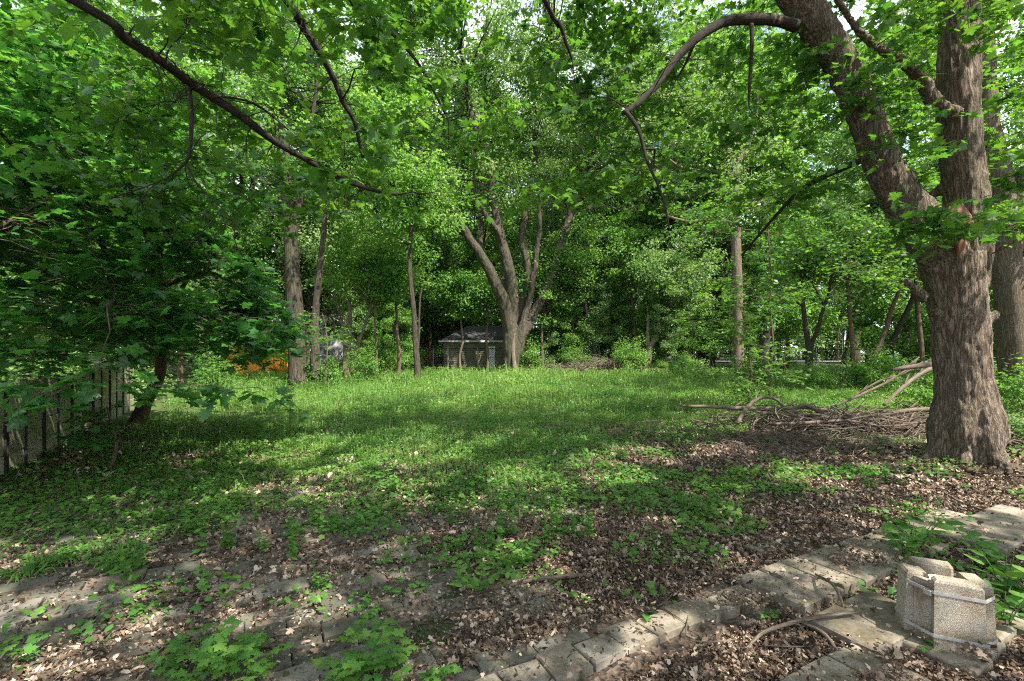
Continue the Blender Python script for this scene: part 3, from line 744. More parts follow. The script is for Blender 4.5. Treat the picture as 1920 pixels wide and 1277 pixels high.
C = np.concatenate([sample_px(64, 1130, 1540, -60, 400, 6.2, 9.5), sample_px(12, 1520, 1740, 60, 330, 5.6, 6.4), sample_px(16, 1450, 1760, -60, 260, 6.9, 8.5), sample_px(16, 1310, 1450, 20, 210, 7.5, 9.5),
                    sample_px(10, 1700, 1960, 385, 440, 5.0, 5.6), sample_px(22, 1840, 1990, -40, 460, 6.2, 9.0), sample_px(8, 1650, 1860, -60, 40, 5.2, 5.7)])
canopy(tr, lf, SKup, C, LEAF_NEAR, .122, 7, 9, .55, r0=.012, cull=.45, droop=.2, tilt=.45)
C = sample_ball(230, (5.2, 5.2, 9.5), (6.2, 5.2, 4.0), .45); C = C[(C[:, 2] > 1.5 + 6.1 * .74) | (C[:, 1] < 1.0)]
canopy(tr, lf, SKup, C, LEAF_MID, .16, 7, 9, .9, r0=.02, cull=True)
part(tr, 'branch', M['bark_dark'], rootA, True); part(lf, 'crown', M['leaf_maple'], rootA)

# ================================================================== OVERHANGING MAPLE (trunk stands left of and behind the camera)
rootF = empty('maple_tree', (-4.8, .3, gzs(-4.8, .3)), 'maple reaching in from beyond the left edge, its dark bough crossing the upper left', 'tree')
tr, lf = MB(), MB(); sk = []
P, R = curve([(-4.8, .3, -.1), (-4.75, .3, 1.5), (-4.8, .35, 3.2), (-4.6, .4, 5.5), (-4.7, .3, 8), (-4.5, .2, 11)], 30, [.36, .26, .24, .2, .13, .04]); tubes(tr, P, R, 14, lump=.06); sk.append(skel(P, R))
def side_twigs(tr, Pc, Rc, n, L0=.25):
    for _ in range(n):
        i = int(rng.integers(len(Pc) // 5, len(Pc) - 1)); d = unit(Pc[min(i + 1, len(Pc) - 1)] - Pc[i - 1]); v = unit(rng.normal(0, 1, 3) + d * .6 - [0, 0, .2]); L_ = L0 * rng.uniform(.4, 1.6)
        q = [Pc[i], Pc[i] + v * L_ * .5 + rng.normal(0, .02, 3), Pc[i] + v * L_ + rng.normal(0, .04, 3) - [0, 0, .04]]; e, f = curve(q, 6, [min(Rc[i] * .4, .009), .005, .002]); tubes(tr, e, f, 4)
        for _k in range(2):
            w = unit(v + rng.normal(0, .7, 3)); a_ = e[3 + _k]; tubes(tr, np.array([a_, a_ + w * L_ * .25, a_ + w * L_ * .45 - [0, 0, .02]]), np.array([.003, .0025, .0015]), 3)
        if rng.random() < .5: tubes(tr, np.array([Pc[i] - d * .02, Pc[i], Pc[i] + d * .02]), np.array([.6, 1.22, .6]) * Rc[i], 8)

def bough(pre, pts, pr=None, D0=4, wob=.05, n=30):
    P, R = traced(pts, D0)
    if pre is not None: P = np.concatenate([np.array(pre, float), P]); R = np.concatenate([np.array(pr, float), R])
    Pc, Rc = curve(P, n, R, wob, len(sk)); tubes(tr, Pc, Rc, 10, lump=.14); sk.append(skel(Pc, Rc)); side_twigs(tr, Pc, Rc, n // 2)
bough([(-4.7, .35, 3.4), (-4.0, 1.4, 3.9)], [(130, 0, 24, 3.0), (230, 72, 23, 3.3), (300, 117, 21, 3.6), (375, 165, 20, 4.0), (455, 215, 17, 4.3), (510, 255, 14, 4.7), (570, 293, 12, 5.0), (625, 325, 11, 5.3), (690, 352, 9, 5.6), (745, 365, 6, 5.9)], [.07, .055], n=44)
bough(None, [(356, 162, 9), (361, 215, 8), (358, 265, 8), (351, 300, 7), (320, 330, 5), (285, 348, 4), (210, 372, 3)], D0=3.95, n=16)
bough(None, [(351, 300, 5), (375, 345, 4), (420, 390, 3), (450, 430, 2)], D0=3.95, n=10)
bough(None, [(395, 177, 6, 4.0), (440, 182, 5, 4.2), (490, 200, 4, 4.5), (540, 240, 3, 4.9)], n=10)
bough([(-4.6, .4, 5.8), (-3.2, 2.2, 5.9)], [(525, -20, 17, 4.2), (560, 35, 15, 4.4), (598, 95, 13, 4.6), (625, 150, 11, 4.8), (642, 192, 10, 4.9), (662, 225, 8, 5.0), (680, 295, 6, 5.2)], [.07, .05], n=34)
bough([(-4.6, .4, 6.4), (-2.6, 2.4, 6.6)], [(650, -10, 8, 5.2), (720, 45, 8, 5.4), (770, 100, 7, 5.6), (810, 165, 6, 5.8), (835, 215, 4, 6)], [.06, .04], n=24)
bough([(-4.6, .4, 7.2), (-1.6, 2.6, 7.0)], [(1020, -10, 9, 5.2), (1050, 35, 8, 5.4), (1065, 85, 6, 5.6), (1072, 110, 4, 5.7)], [.06, .04], n=24)
bough([(-4.6, .4, 6.8), (-3.6, -1.2, 7.2), (-1.5, -1.5, 7.4), (.6, -.6, 7.2)], [(960, -700, 10, 4)], [.1, .07, .05, .03], n=20)
SK = np.concatenate(sk); SKu = SK[SK[:, 2] > 2.7]
C = np.concatenate([sample_px(54, 140, 700, -60, 430, 3.9, 7.0), sample_px(58, 640, 1130, -60, 400, 5.6, 8.8), sample_px(14, 300, 760, -120, 160, 3.5, 4.6), sample_px(26, 1080, 1260, -60, 330, 6.5, 8.8), sample_px(16, 670, 880, -60, 70, 6, 8)])
canopy(tr, lf, SKu, C, LEAF_NEAR, .122, 7, 9, .55, r0=.011, cull=.45, droop=.2, tilt=.45)
C = np.concatenate([sample_ball(26, (-2.4, 3.4, 9.6), (3.4, 2.0, 1.0), .5), sample_ball(150, (-1.6, 0.6, 7.6), (4.6, 3.2, 1.5), .5), sample_ball(24, (-5, -1, 7.8), (3, 3, 2), .5)])  # high clusters added out of view to shade the left maple and foreground
canopy(tr, lf, SKu, C, LEAF_MID, .16, 7, 9, .8, r0=.016, cull=True)
part(tr, 'trunk', M['bark_dark'], rootF, True); part(lf, 'crown', M['leaf_maple'], rootF)

# ================================================================== SHADE TREE added out of view on the right to shade the foreground
rootI = empty('maple_tree', (8.2, .2, gzs(8.2, .2)), 'unseen leafy maple added outside the right edge to shade the foreground', 'tree')
tr, lf = MB(), MB(); sk = []
P, R = curve([(8.2, .2, -.1), (8.1, .2, 2), (7.9, .2, 5), (7.6, .1, 8), (7.4, 0, 11)], 24, [.34, .25, .2, .13, .04]); tubes(tr, P, R, 12, lump=.06); sk.append(skel(P, R))
for e in [(4.2, 1.0, 7.2), (4.5, -1.8, 7.6), (7, -3.4, 7.4), (10, -2, 8), (5.5, 2.6, 8.2), (10.5, 2, 8.4)]:
    P, R = curve([(8.0, .2, 4.2), ((8 + e[0]) / 2, (.2 + e[1]) / 2, 6.6), e], 12, [.12, .07, .02], .1); tubes(tr, P, R, 7); sk.append(skel(P, R))
C = sample_ball(210, (6.2, -.2, 7.8), (4.6, 3.8, 2.4), .5)
canopy(tr, lf, np.concatenate(sk), C, LEAF_MID, .16, 7, 9, .85, r0=.016, cull=True)
part(tr, 'trunk', M['bark_big'], rootI, True); part(lf, 'crown', M['leaf_maple'], rootI)

# ================================================================== LEFT DROOPING MAPLE
rootG = empty('maple_tree', (-8.0, 10.2, gzs(-8, 10.2)), 'low maple with dense dark foliage drooping over the plank fence at left', 'tree')
tr, lf = MB(), MB(); sk = []
P, R = traced([(246, 812, 44, 10.2), (256, 785, 34, 10.1), (268, 765, 30, 10.0), (285, 730, 26, 9.6), (300, 680, 24, 9.2), (300, 600, 22, 8.6), (290, 500, 22, 8.0), (270, 380, 20, 7.6), (250, 240, 16, 7.4), (240, 120, 8, 7.2)], 10)
Pc, Rc = curve(P, 40, R, .08); tubes(tr, Pc, Rc, 12, lump=.12); sk.append(skel(Pc, Rc))
for e in [(-3.9, 6.4, 1.9), (-4.2, 5.0, 2.0), (-5.2, 4.4, 2.4), (-6.6, 4.2, 2.6), (-8.2, 5, 2.8), (-4.0, 8, 2.2), (-4.4, 6, 3.4), (-6, 5.2, 4.4), (-7.6, 6, 5), (-4.8, 8.4, 3.8), (-9.4, 7, 3.4)]:
    b = Pc[rng.integers(16, 30)]; q, r = curve([b, (b + np.array(e)) / 2 + np.array([0, 0, .5]), e], 14, [.05, .035, .012], .15, int(e[0] * 7) % 9)
    tubes(tr, q, r, 7); sk.append(skel(q, r))
C = []
while len(C) < 900:
    x, y = rng.uniform(-11.5, -2.2), rng.uniform(3.5, 10.6); rho = ((x + 7.35) / 3.7) ** 2 + ((y - 7.0) / 3.3) ** 2
    if rho > 1: continue
    zt = 1.75 + (1 - rho) * 5.4 + .5 * (n2(x, y, .8, 9, 2) - .5); zb = 1.12 + .25 * n2(x, y, 1.5, 19, 2) + .16 * max(0, x + 5)
    z = zb + (zt - zb) * (rng.random() ** .8)
    if z < 1.35 and y > 8.2: continue
    if z < 2.0 and x < -5.6 and rng.random() < .6: continue
    C.append((x, y, z))
C = np.array(C)
canopy(tr, lf, np.concatenate(sk)[14:], C, LEAF_NEAR, .15, 6, 7, .5, r0=.010, droop=.28, tilt=.26, cull=.25)
tips = np.array([W(100, 735, 4.2), W(310, 725, 4.6), W(410, 735, 5.0), W(500, 735, 5.4), W(240, 720, 4.4), W(180, 712, 4.3), W(500, 650, 6.0), W(530, 610, 6.3), W(40, 705, 4.0)])
canopy(tr, lf, np.concatenate(sk)[14:], tips, LEAF_NEAR, .16, 4, 6, .3, r0=.008, droop=.7, tilt=.3)
part(tr, 'trunk', M['bark_brown'], rootG, True); part(lf, 'crown', M['leaf_deep'], rootG)

# ================================================================== CENTRAL MULTI STEM TREE
DC = 26.0
rootC = empty('silver_maple', (.1, DC, gzs(.1, DC)), 'tall many-stemmed tree with spreading trunks at the middle of the far lawn', 'tree')
tmb = MB(); sk = []
stems = [[(958, 712, 62), (957, 690, 46), (955, 650, 38), (953, 610, 30), (945, 570, 34), (925, 525, 27), (900, 480, 24), (880, 450, 21), (862, 415, 18), (842, 390, 15), (805, 330, 11), (770, 240, 7)],
         [(957, 690, 46), (957, 640, 38), (958, 590, 30), (962, 540, 32), (948, 480, 28), (935, 430, 25), (926, 380, 23), (922, 330, 22), (914, 285, 20), (892, 240, 17), (878, 190, 14), (868, 120, 11), (860, 30, 8)],
         [(968, 640, 30), (978, 570, 24), (990, 510, 20), (980, 450, 18), (985, 400, 17), (995, 340, 17), (1005, 290, 14), (1002, 210, 11), (1000, 120, 8)],
         [(962, 680, 36), (976, 632, 28), (996, 600, 25), (1015, 560, 24), (1035, 510, 23), (1052, 460, 21), (1065, 420, 22), (1078, 380, 20), (1100, 340, 15), (1118, 280, 11), (1135, 200, 7)],
         [(950, 600, 20), (945, 520, 16), (940, 450, 14), (905, 400, 12), (896, 380, 10), (890, 300, 7)],
         [(915, 300, 14), (924, 260, 12), (938, 262, 8), (944, 255, 5)], [(912, 285, 12), (915, 220, 11), (908, 140, 8), (905, 60, 5)],
         [(900, 480, 14), (903, 430, 12), (900, 390, 10), (896, 300, 7)], [(1062, 440, 12), (1078, 400, 8), (1085, 370, 6), (1092, 320, 4)], [(958, 660, 26), (985, 590, 17), (1000, 520, 16), (1010, 440, 13), (1012, 380, 9)],
         [(1000, 210, 8), (1030, 150, 6), (1040, 60, 4)], [(1118, 280, 8), (1150, 220, 7), (1165, 130, 4)]]
for j, s_ in enumerate(stems):
    P, R = traced(s_, DC + (j % 3 - 1) * .25); P[1:, 1] += np.linspace(0, (j % 4 - 1.5) * 1.2, len(P) - 1)
    Pc, Rc = curve(P, 30, R, .15, j); tubes(tmb, Pc, Rc * .76, 12); sk.append(skel(Pc, Rc))
organic(tmb, .05, 'trunk', 'bark_far', rootC, .03, 6)
mb = MB(); P, R = traced([(966, 700, 9, DC - .85), (962, 660, 8, DC - .74), (964, 625, 5, DC - .6)], DC); Pc, Rc = curve(P, 12, R); tubes(mb, Pc, Rc, 8); part(mb, 'bare_wood_strip', M['bark_pale'], rootC, True)
tr, lf = MB(), MB(); SK = np.concatenate(sk); SKu = SK[SK[:, 2] > 6]
C = sample_ball(400, (.8, 26, 15.5), (10.5, 7, 8.0), .55); C = C[(C[:, 2] > 8.5 + .12 * np.abs(C[:, 0])) & ((C[:, 1] > 25.0) | (C[:, 2] > 15) | (np.abs(C[:, 0]) > 5))]
C = np.concatenate([C, sample_px(60, 770, 1190, 60, 330, 23.5, 27)])
ni = nearest(SKu, C)
for c, k in zip(C, ni):
    a = SKu[k, :3]; m_ = (a + c) / 2 + np.array([0, 0, .3]); q, r = curve([a, m_, c], 5, [.05, .035, .012]); tubes(tr, q, r, 4)
puffs(lf, C, rng.uniform(.5, 1.15, len(C)), 190, .15, LEAF_FAR, .8, .7)
part(tr, 'branch', M['bark_far'], rootC, True); part(lf, 'crown', M['leaf_grey'], rootC)

# ================================================================== TRACED TREES OF THE BACK EDGE
def traced_tree(name, label, stems, D, bark, leafm, crown, group=None, n=60, m=140, size=.13, cr_=.55, lump=.1):
    base = W(stems[0][0][0], stems[0][0][1], D)
    root = empty(name, (base[0], D, gzs(base[0], D)), label, 'tree', group)
    tr, lf = MB(), MB(); sk = []
    for j, s_ in enumerate(stems):
        P, R = traced(s_, D)
        if j == 0: P[0, 2] = gzs(P[0, 0], D) - .12
        Pc, Rc = curve(P, 20, R, .06, j); tubes(tr, Pc, Rc, 10, lump=lump); sk.append(skel(Pc, Rc))
    if crown:
        SK = np.concatenate(sk); SK = SK[len(SK) // 3:] if len(SK) > 25 else SK[8:]
        C = sample_ball(n, crown[0], crown[1], .5); ni = nearest(SK, C)
        for c, k in zip(C, ni):
            a = SK[k, :3]; q, r = curve([a, (a + c) / 2 + np.array([0, 0, .15]), c], 5, [max(SK[k, 3] * .4, .01), .012, .006]); tubes(tr, q, r, 4)
        puffs(lf, C, rng.uniform(.5, 1.2, n) * cr_, m, size, LEAF_FAR if D > 14 else LEAF_MID, .6, .7)
        part(lf, 'crown', M[leafm], root)
    part(tr, 'trunk', M[bark], root, True); return root

traced_tree('maple_tree', 'stout pale trunk at left of the far lawn beside the orange wall', [[(562, 728, 46), (558, 690, 36), (556, 640, 34), (553, 580, 33), (550, 530, 31), (546, 470, 28), (540, 380, 24), (532, 250, 20), (536, 100, 15), (530, -40, 10)],
            [(592, 712, 20), (590, 640, 17), (594, 560, 14), (600, 500, 12), (610, 400, 9)], [(548, 450, 18), (570, 330, 13), (590, 200, 9), (600, 60, 6)]], 18, 'bark_far', 'leaf_wood', [(-8.3, 18.5, 10.5), (5.5, 4, 4.8)], None, 150, 170, .14, .9)
traced_tree('slim_tree', 'slim straight tree standing at the lawn edge left of the shed', [[(785, 722, 16), (783, 690, 13), (779, 640, 11), (776, 590, 10), (770, 530, 9), (768, 470, 8), (772, 400, 7), (776, 300, 5)], [(783, 660, 5), (786, 600, 4), (790, 540, 3)]], 19, 'bark_far', 'leaf_wood', [(-3.9, 19.3, 7.6), (2.0, 1.8, 2.4)], None, 60, 130, .13, .7)
traced_tree('slim_tree', 'thin clump of reddish trunks between the lawn and the pink house', [[(650, 705, 12), (652, 660, 10), (655, 620, 9), (655, 560, 7)], [(660, 700, 10), (668, 655, 8), (680, 620, 6), (700, 560, 4)], [(645, 700, 8), (646, 650, 7), (640, 600, 5)]], 21, 'bark_pale', 'leaf_wood', [(-6.9, 21.5, 5.2), (2.2, 1.8, 2.0)], None, 50, 130, .13, .7)
traced_tree('slim_tree', 'short thin trunk just left of the slim straight tree', [[(747, 712, 9), (748, 670, 8), (745, 620, 6), (742, 560, 4)]], 22, 'bark_brown', 'leaf_wood', [(-5.2, 22, 5.4), (1.6, 1.5, 1.8)], None, 40, 130, .13, .7)
traced_tree('slim_tree', 'very thin sapling trunk rising left of the dark bin', [[(706, 716, 5), (707, 670, 4), (704, 620, 4), (702, 570, 3)]], 21, 'bark_brown', 'leaf_wood', [(-6.0, 21, 5.0), (1.3, 1.2, 1.4)], None, 30, 120, .12, .6)
traced_tree('slim_tree', 'crooked sapling in front of the shed wall', [[(864, 704, 5), (862, 670, 4), (868, 640, 4), (864, 600, 3), (866, 560, 3)]], 26, 'bark_pale', 'leaf_wood', [(-2.9, 26, 4.7), (1.7, 1.3, 1.5)], None, 50, 120, .13, .7)
traced_tree('slim_tree', 'dark sapling before the pale shed door', [[(914, 702, 6), (915, 670, 5), (912, 640, 5), (915, 590, 4)]], 26, 'bark_brown', 'leaf_wood', [(-1.6, 26.2, 4.4), (1.3, 1.0, 1.3)], None, 46, 120, .13, .7)
traced_tree('pale_tree', 'tall tree with sunlit pinkish trunk in the right middle distance', [[(1385, 708, 30), (1384, 670, 24), (1383, 600, 21), (1382, 520, 20), (1380, 440, 19), (1378, 390, 18), (1381, 330, 14), (1386, 300, 12), (1402, 270, 10), (1415, 230, 8), (1422, 170, 5)],
            [(1378, 390, 10), (1400, 381, 8), (1430, 380, 6), (1455, 384, 4)], [(1380, 350, 8), (1372, 300, 7), (1350, 240, 5), (1348, 170, 3)], [(1378, 420, 8), (1340, 412, 7), (1290, 415, 6), (1240, 402, 4)], [(1385, 330, 7), (1330, 320, 5), (1280, 315, 5), (1250, 295, 3)]], 25, 'bark_pale', 'leaf_grey', [(11.5, 26.5, 11.5), (4.5, 3.5, 4.5)], None, 90, 150, .14, .8)
traced_tree('ivy_covered_tree', 'dark ivy-wrapped trunk right of the pinkish trunk', [[(1430, 706, 26), (1432, 660, 22), (1437, 600, 20), (1440, 540, 18), (1438, 470, 12), (1436, 400, 8)]], 23, 'bark_dark', 'leaf_deep', [(12.1, 23, 4.4), (.55, .5, 3.2)], None, 60, 60, .12, .35)
traced_tree('forked_tree', 'dark Y-shaped small tree before the far road', [[(1516, 715, 17), (1517, 680, 15), (1518, 655, 14), (1512, 620, 11), (1505, 575, 9), (1502, 530, 7), (1512, 480, 5), (1514, 440, 3)], [(1518, 662, 11), (1530, 620, 9), (1545, 575, 7), (1555, 540, 6), (1562, 490, 4)], [(1504, 575, 5), (1488, 562, 4), (1470, 550, 3)], [(1545, 575, 5), (1530, 545, 4), (1515, 520, 3)]], 17, 'bark_dark', 'leaf_shrub', [(10.6, 17.5, 4.9), (2.4, 2.2, 1.5)], None, 70, 90, .12, .6)
traced_tree('slim_tree', 'upright reddish trunk right of the white sign', [[(1606, 716, 12), (1602, 680, 10), (1597, 640, 9), (1594, 590, 9), (1590, 540, 7), (1586, 480, 5)]], 17, 'bark_brown', 'leaf_shrub', [(12.0, 17, 5.2), (2.0, 2, 1.6)], None, 60, 100, .12, .6)
traced_tree('slim_tree', 'pale trunk leaning right beside the dark fence post', [[(1618, 718, 12), (1630, 690, 11), (1645, 655, 11), (1660, 615, 10), (1676, 570, 9), (1688, 530, 8), (1695, 470, 6)]], 17, 'bark_brown', 'leaf_shrub', [(13.6, 17, 5.4), (1.8, 2, 1.5)], None, 50, 100, .12, .6)
traced_tree('slim_tree', 'dark trunk leaning strongly right near the big maple', [[(1650, 700, 13), (1662, 665, 12), (1680, 625, 12), (1700, 585, 11), (1716, 545, 10), (1730, 490, 8)]], 18, 'bark_dark', 'leaf_shrub', [(15.5, 18, 6), (1.8, 2, 1.6)], None, 50, 100, .12, .6)
traced_tree('slim_tree', 'straight dark trunk just left of the big maple', [[(1732, 700, 13), (1728, 660, 11), (1722, 600, 11), (1718, 540, 10), (1715, 450, 8)]], 17, 'bark_brown', 'leaf_shrub', [(14.4, 17, 6), (1.6, 2, 1.6)], None, 40, 100, .12, .6)
for k, (lab, st, D) in enumerate([('thin trunk right of the many-stemmed tree', [[(1018, 690, 6), (1016, 640, 5), (1014, 590, 4)]], 27), ('sapling leaning left behind the far brush heap', [[(1056, 640, 8), (1046, 600, 7), (1038, 560, 6), (1035, 520, 4)], [(1054, 632, 6), (1066, 600, 5), (1082, 570, 4)]], 29),
        ('slender trunk bending left over the far brush heap', [[(1122, 680, 7), (1114, 650, 6), (1106, 610, 6), (1100, 580, 5), (1098, 530, 4)]], 27), ('slender trunk next to the bending one', [[(1097, 680, 6), (1094, 640, 6), (1090, 600, 5), (1086, 540, 4)]], 28),
        ('left-leaning trunk behind the far brush heap', [[(1158, 676, 8), (1152, 640, 7), (1144, 600, 7), (1136, 560, 6), (1134, 500, 4)]], 28), ('crooked orange-brown tree right of the far brush heap', [[(1212, 690, 12), (1217, 665, 11), (1222, 645, 10), (1238, 625, 8), (1248, 600, 6), (1262, 560, 4)], [(1217, 660, 9), (1215, 625, 7), (1216, 590, 5)]], 25),
        ('upright thin trunk left of the crooked tree', [[(1196, 690, 6), (1194, 650, 6), (1190, 610, 5), (1185, 560, 4)]], 27), ('small leaning trunk before the road', [[(1300, 690, 8), (1290, 665, 7), (1278, 640, 5), (1270, 600, 4)]], 26)]):
    b = W(st[0][-1][0], st[0][-1][1], D)
    traced_tree('slim_tree', lab, st, D, 'bark_pale' if k == 5 else 'bark_brown', ('leaf_wood', 'leaf_grey')[k % 2], [(b[0], D, b[2] + 1.6), (2.2, 1.8, 2.4)], None, 60, 130, .13, .75)

# second large trunk behind the right maple
rootB = empty('maple_tree', (13.9, 13.3, gzs(13.9, 13.3)), 'thick shaded maple trunk at the right edge behind the forked maple', 'tree')
tr, lf = MB(), MB(); P, R = traced([(1910, 770, 92), (1906, 720, 74), (1902, 660, 68), (1896, 600, 66), (1890, 540, 64), (1886, 480, 64), (1880, 400, 62), (1866, 300, 56), (1850, 220, 50), (1846, 100, 44), (1850, -60, 36), (1860, -300, 20)], 13.3)
Pc, Rc = curve(P, 50, R, .1); tubes(tr, Pc, Rc, 20, lump=.1); SKB = skel(Pc, Rc)
P, R = traced([(1886, 420, 40), (1915, 350, 34), (1950, 240, 28), (1990, 60, 18)], 13.3); q, r = curve(P, 14, R); tubes(tr, q, r, 12, lump=.1)
C = np.concatenate([sample_px(70, 1700, 2000, -80, 450, 11, 15), sample_ball(120, (14, 13, 11), (5, 4.5, 4.5), .5)])
canopy(tr, lf, SKB[18:], C, LEAF_MID, .15, 6, 9, .7, r0=.018)
part(tr, 'trunk', M['bark_big'], rootB, True); part(lf, 'crown', M['leaf_maple'], rootB)

# feathery sapling and arching understory in the right middle ground
def sapling(label, C, base, h, size, leafm='leaf_shrub', D=None, tw=6, per=9, tl=.45, name='sapling'):
    root = empty(name, (base[0], base[1], gzs(*base)), label, 'sapling')
    tr, lf = MB(), MB(); z0 = gzs(*base)
    P, R = curve([(base[0], base[1], z0 - .05), (base[0] + .1, base[1], z0 + h * .4), (base[0] - .1, base[1] + .1, z0 + h)], 16, [.03, .022, .008], .1); tubes(tr, P, R, 7)
    canopy(tr, lf, skel(P, R)[3:], C, LEAF_MID if base[1] < 13 else LEAF_FAR, size, tw, per, tl, r0=.010, droop=.2, tilt=.22)
    part(tr, 'trunk', M['bark_brown'], root, True); part(lf, 'crown', M[leafm], root)
sapling('feathery sapling with layered leaves in front of the pinkish trunk', sample_px(60, 1290, 1500, 540, 735, 10.5, 12.5), (5.6, 11.5), 2.4, .085, tw=6, per=10)
sapling('leafy understory sapling arching over the middle right', sample_px(110, 1250, 1720, 330, 560, 10.5, 14.5), (6.9, 13.0), 6.5, .12, 'leaf_maple', tw=6, per=8, tl=.6)
sapling('small bright yellow-green sapling at the foot of the stout pale trunk', sample_px(18, 560, 670, 590, 655, 14.5, 16.0), (-6.6, 17.0), 2.6, .12, 'leaf_maple', tw=4, per=8, tl=.5)
sapling('small leafy sapling by the left fence below the drooping maple', sample_px(12, 140, 200, 760, 830, 5.6, 6.4), (-5.1, 6.1), .8, .11, 'leaf_deep', tw=4, per=6, tl=.25)

# ================================================================== WOODLAND: copies of a few whole trees
protos = {}
def spread_trees(key, name, cat, group, gens, leafm, barkm, spots, labels):
    ps = [make_proto(name, '', cat, group, g_, leafm[k % len(leafm)], barkm, (0, 0, 0)) for k, g_ in enumerate(gens)]
    used = [0] * len(ps)
    for k, (x, y, s_) in enumerate(spots):
        j = k % len(ps); loc = (x, y, gzs(x, y) - .05); rz = rng.uniform(0, 6.28); lab = labels[k % len(labels)]
        if not used[j]:
            ps[j].location = loc; ps[j].rotation_euler = (0, 0, rz); ps[j].scale = (s_,) * 3; ps[j]['label'] = lab; used[j] = 1
        else: copy_tree(ps[j], loc, rz, s_, lab)

tall = [(-19, 24, 1.0), (-13, 27, 1.05), (-7.5, 31, 1.0), (-2.5, 36, 1.05), (4.5, 34, .95), (9.5, 33, 1.0), (16, 30, .95), (22, 27, 1.0), (28, 23, 1.0), (-26, 19, 1.0),
        (-30, 32, 1.1), (-22, 36, 1.1), (-15, 40, 1.15), (-8, 44, 1.1), (1, 48, 1.15), (-31, 48, 1.2), (-18, 56, 1.2), (-5, 60, 1.2), (8, 58, 1.1), (20, 56, 1.1), (33, 54, 1.1), (45, 50, 1.1), (56, 46, 1.1), (14, 66, 1.2), (27, 68, 1.2), (40, 64, 1.2), (58, 60, 1.2), (36, 33, 1.0), (23, 12, .8), (5, 52, 1.15), (-11, 50, 1.2), (10, 72, 1.3), (0, 75, 1.3), (-12, 72, 1.3), (-24, 68, 1.3), (22, 76, 1.3), (34, 78, 1.3), (48, 74, 1.3), (62, 72, 1.3), (-38, 60, 1.3), (-37, 40, 1.2), (-10.5, 38, 1.2), (-3, 41, 1.2), (3.5, 40.5, 1.15), (9, 37, 1.2), (13.5, 37.5, 1.15), (19, 36, 1.15), (25, 35, 1.1), (-25, 27, 1.1), (-17, 31, 1.15), (12, 29, 1.05)]
spread_trees('tall', 'woodland_tree', 'tree', 'tall woodland trees beyond the back lot',
             [gen_tree(21, 5.0, 5.4, .27, 26, 101, .20, 150, 1.0, nsub=6), gen_tree(19, 4.0, 5.6, .24, 26, 102, .20, 150, 1.0, nsub=6), gen_tree(22, 6.5, 5.0, .3, 24, 103, .20, 150, 1.05, nsub=6, multi=2)],
             ['leaf_wood', 'leaf_grey', 'leaf_wood'], 'bark_far', tall, ['tall leafy tree in the woodland beyond the back lot'])
young = []
for k in range(25):
    x = -22 + k * 2.05 + rng.normal(0, .6); y = 27.5 + rng.uniform(0, 7) - .012 * x * x
    if abs(x - .1) < 1.6 and y < 29: y += 3
    if -6.2 < x < -.2 and y < 31.5: y = 34 + rng.uniform(0, 3)
    if x > 8 and y < 40 and k % 2: y = 50 + rng.uniform(0, 5)
    young.append((x, y, rng.uniform(.8, 1.25)))
young += [(-40 + 6.5 * q, 47 + (q % 3) * 5 if not 4 < q < 9 else 58, 1.5) for q in range(17)]
young += [(q_ + rng.normal(0, .3), 26.6 + rng.uniform(-.8, 1.6) - .012 * q_ * q_, rng.uniform(.38, .62)) for q_ in (-13.5, -12.2, -8.4, -7.4, -6.4, 1.9, 2.9, 3.9, 5.0, 6.1, 7.4, 8.6, 10.2, 12.4, 14.2)]
young += [(-6.3, 34, 1.1), (-4.6, 35, 1.0), (-12, 17.5, .9), (-14, 14, 1.0), (20, 19, 1.0), (-17, 11, 1.0), (-13.5, 9.5, .9), (17.5, 22, .9), (19, 15, .9), (-16, 20, 1.1), (14, 9.5, .6), (24, 22, 1), (13, 46, .9), (22, 47, .9), (31, 46, 1.0), (41, 42, 1), (30, 34, .9)]
spread_trees('young', 'young_tree', 'tree', 'young trees crowding the back edge of the lawn',
             [gen_tree(8, 1.2, 2.5, .09, 22, 111, .15, 110, .62, nsub=6), gen_tree(7, .8, 2.7, .08, 20, 112, .15, 110, .62, nsub=6, multi=2), gen_tree(9.5, 2.2, 2.4, .10, 22, 113, .15, 110, .62, nsub=6)],
             ['leaf_wood', 'leaf_shrub', 'leaf_grey'], 'bark_brown', young, ['young leafy tree crowding the back edge of the lawn'])
# shrubs
def gen_shrub(seed, h=1.3, r=1.0, n=46, m=60, size=.085):
    global rng
    old = rng; rng = np.random.default_rng(seed); tr, lf = MB(), MB()
    C = sample_ball(n, (0, 0, h * .5), (r, r, h * .55), .5); C[:, 2] = np.abs(C[:, 2]) + .08
    for c in C[:24]: tubes(tr, np.array([[c[0] * .1, c[1] * .1, -.05], [c[0] * .4, c[1] * .4, c[2] * .6], c]), np.array([.014, .009, .004]), 4)
    puffs(lf, C, rng.uniform(.2, .42, n), m, size, LEAF_FAR, .8, .6); rng = old; return tr, lf
spots = []
for k in range(56):
    x = -17 + k * .75 + rng.normal(0, .4); y = 25.2 + rng.uniform(-.6, 3.2) - .014 * x * x
    if -3 < x < 2.2: y += 1.2
    if -5.4 < x < .6 or -16 < x < -9.4: continue
    spots.append((x, y, rng.uniform(.6, 1.2) * (.5 if x > 6 else 1)))
spots += [(-52 + 3.2 * q + rng.normal(0, .5), (51 if q > 12 else 47) + rng.uniform(0, 3), rng.uniform(2.6, 4.2)) for q in range(40)]
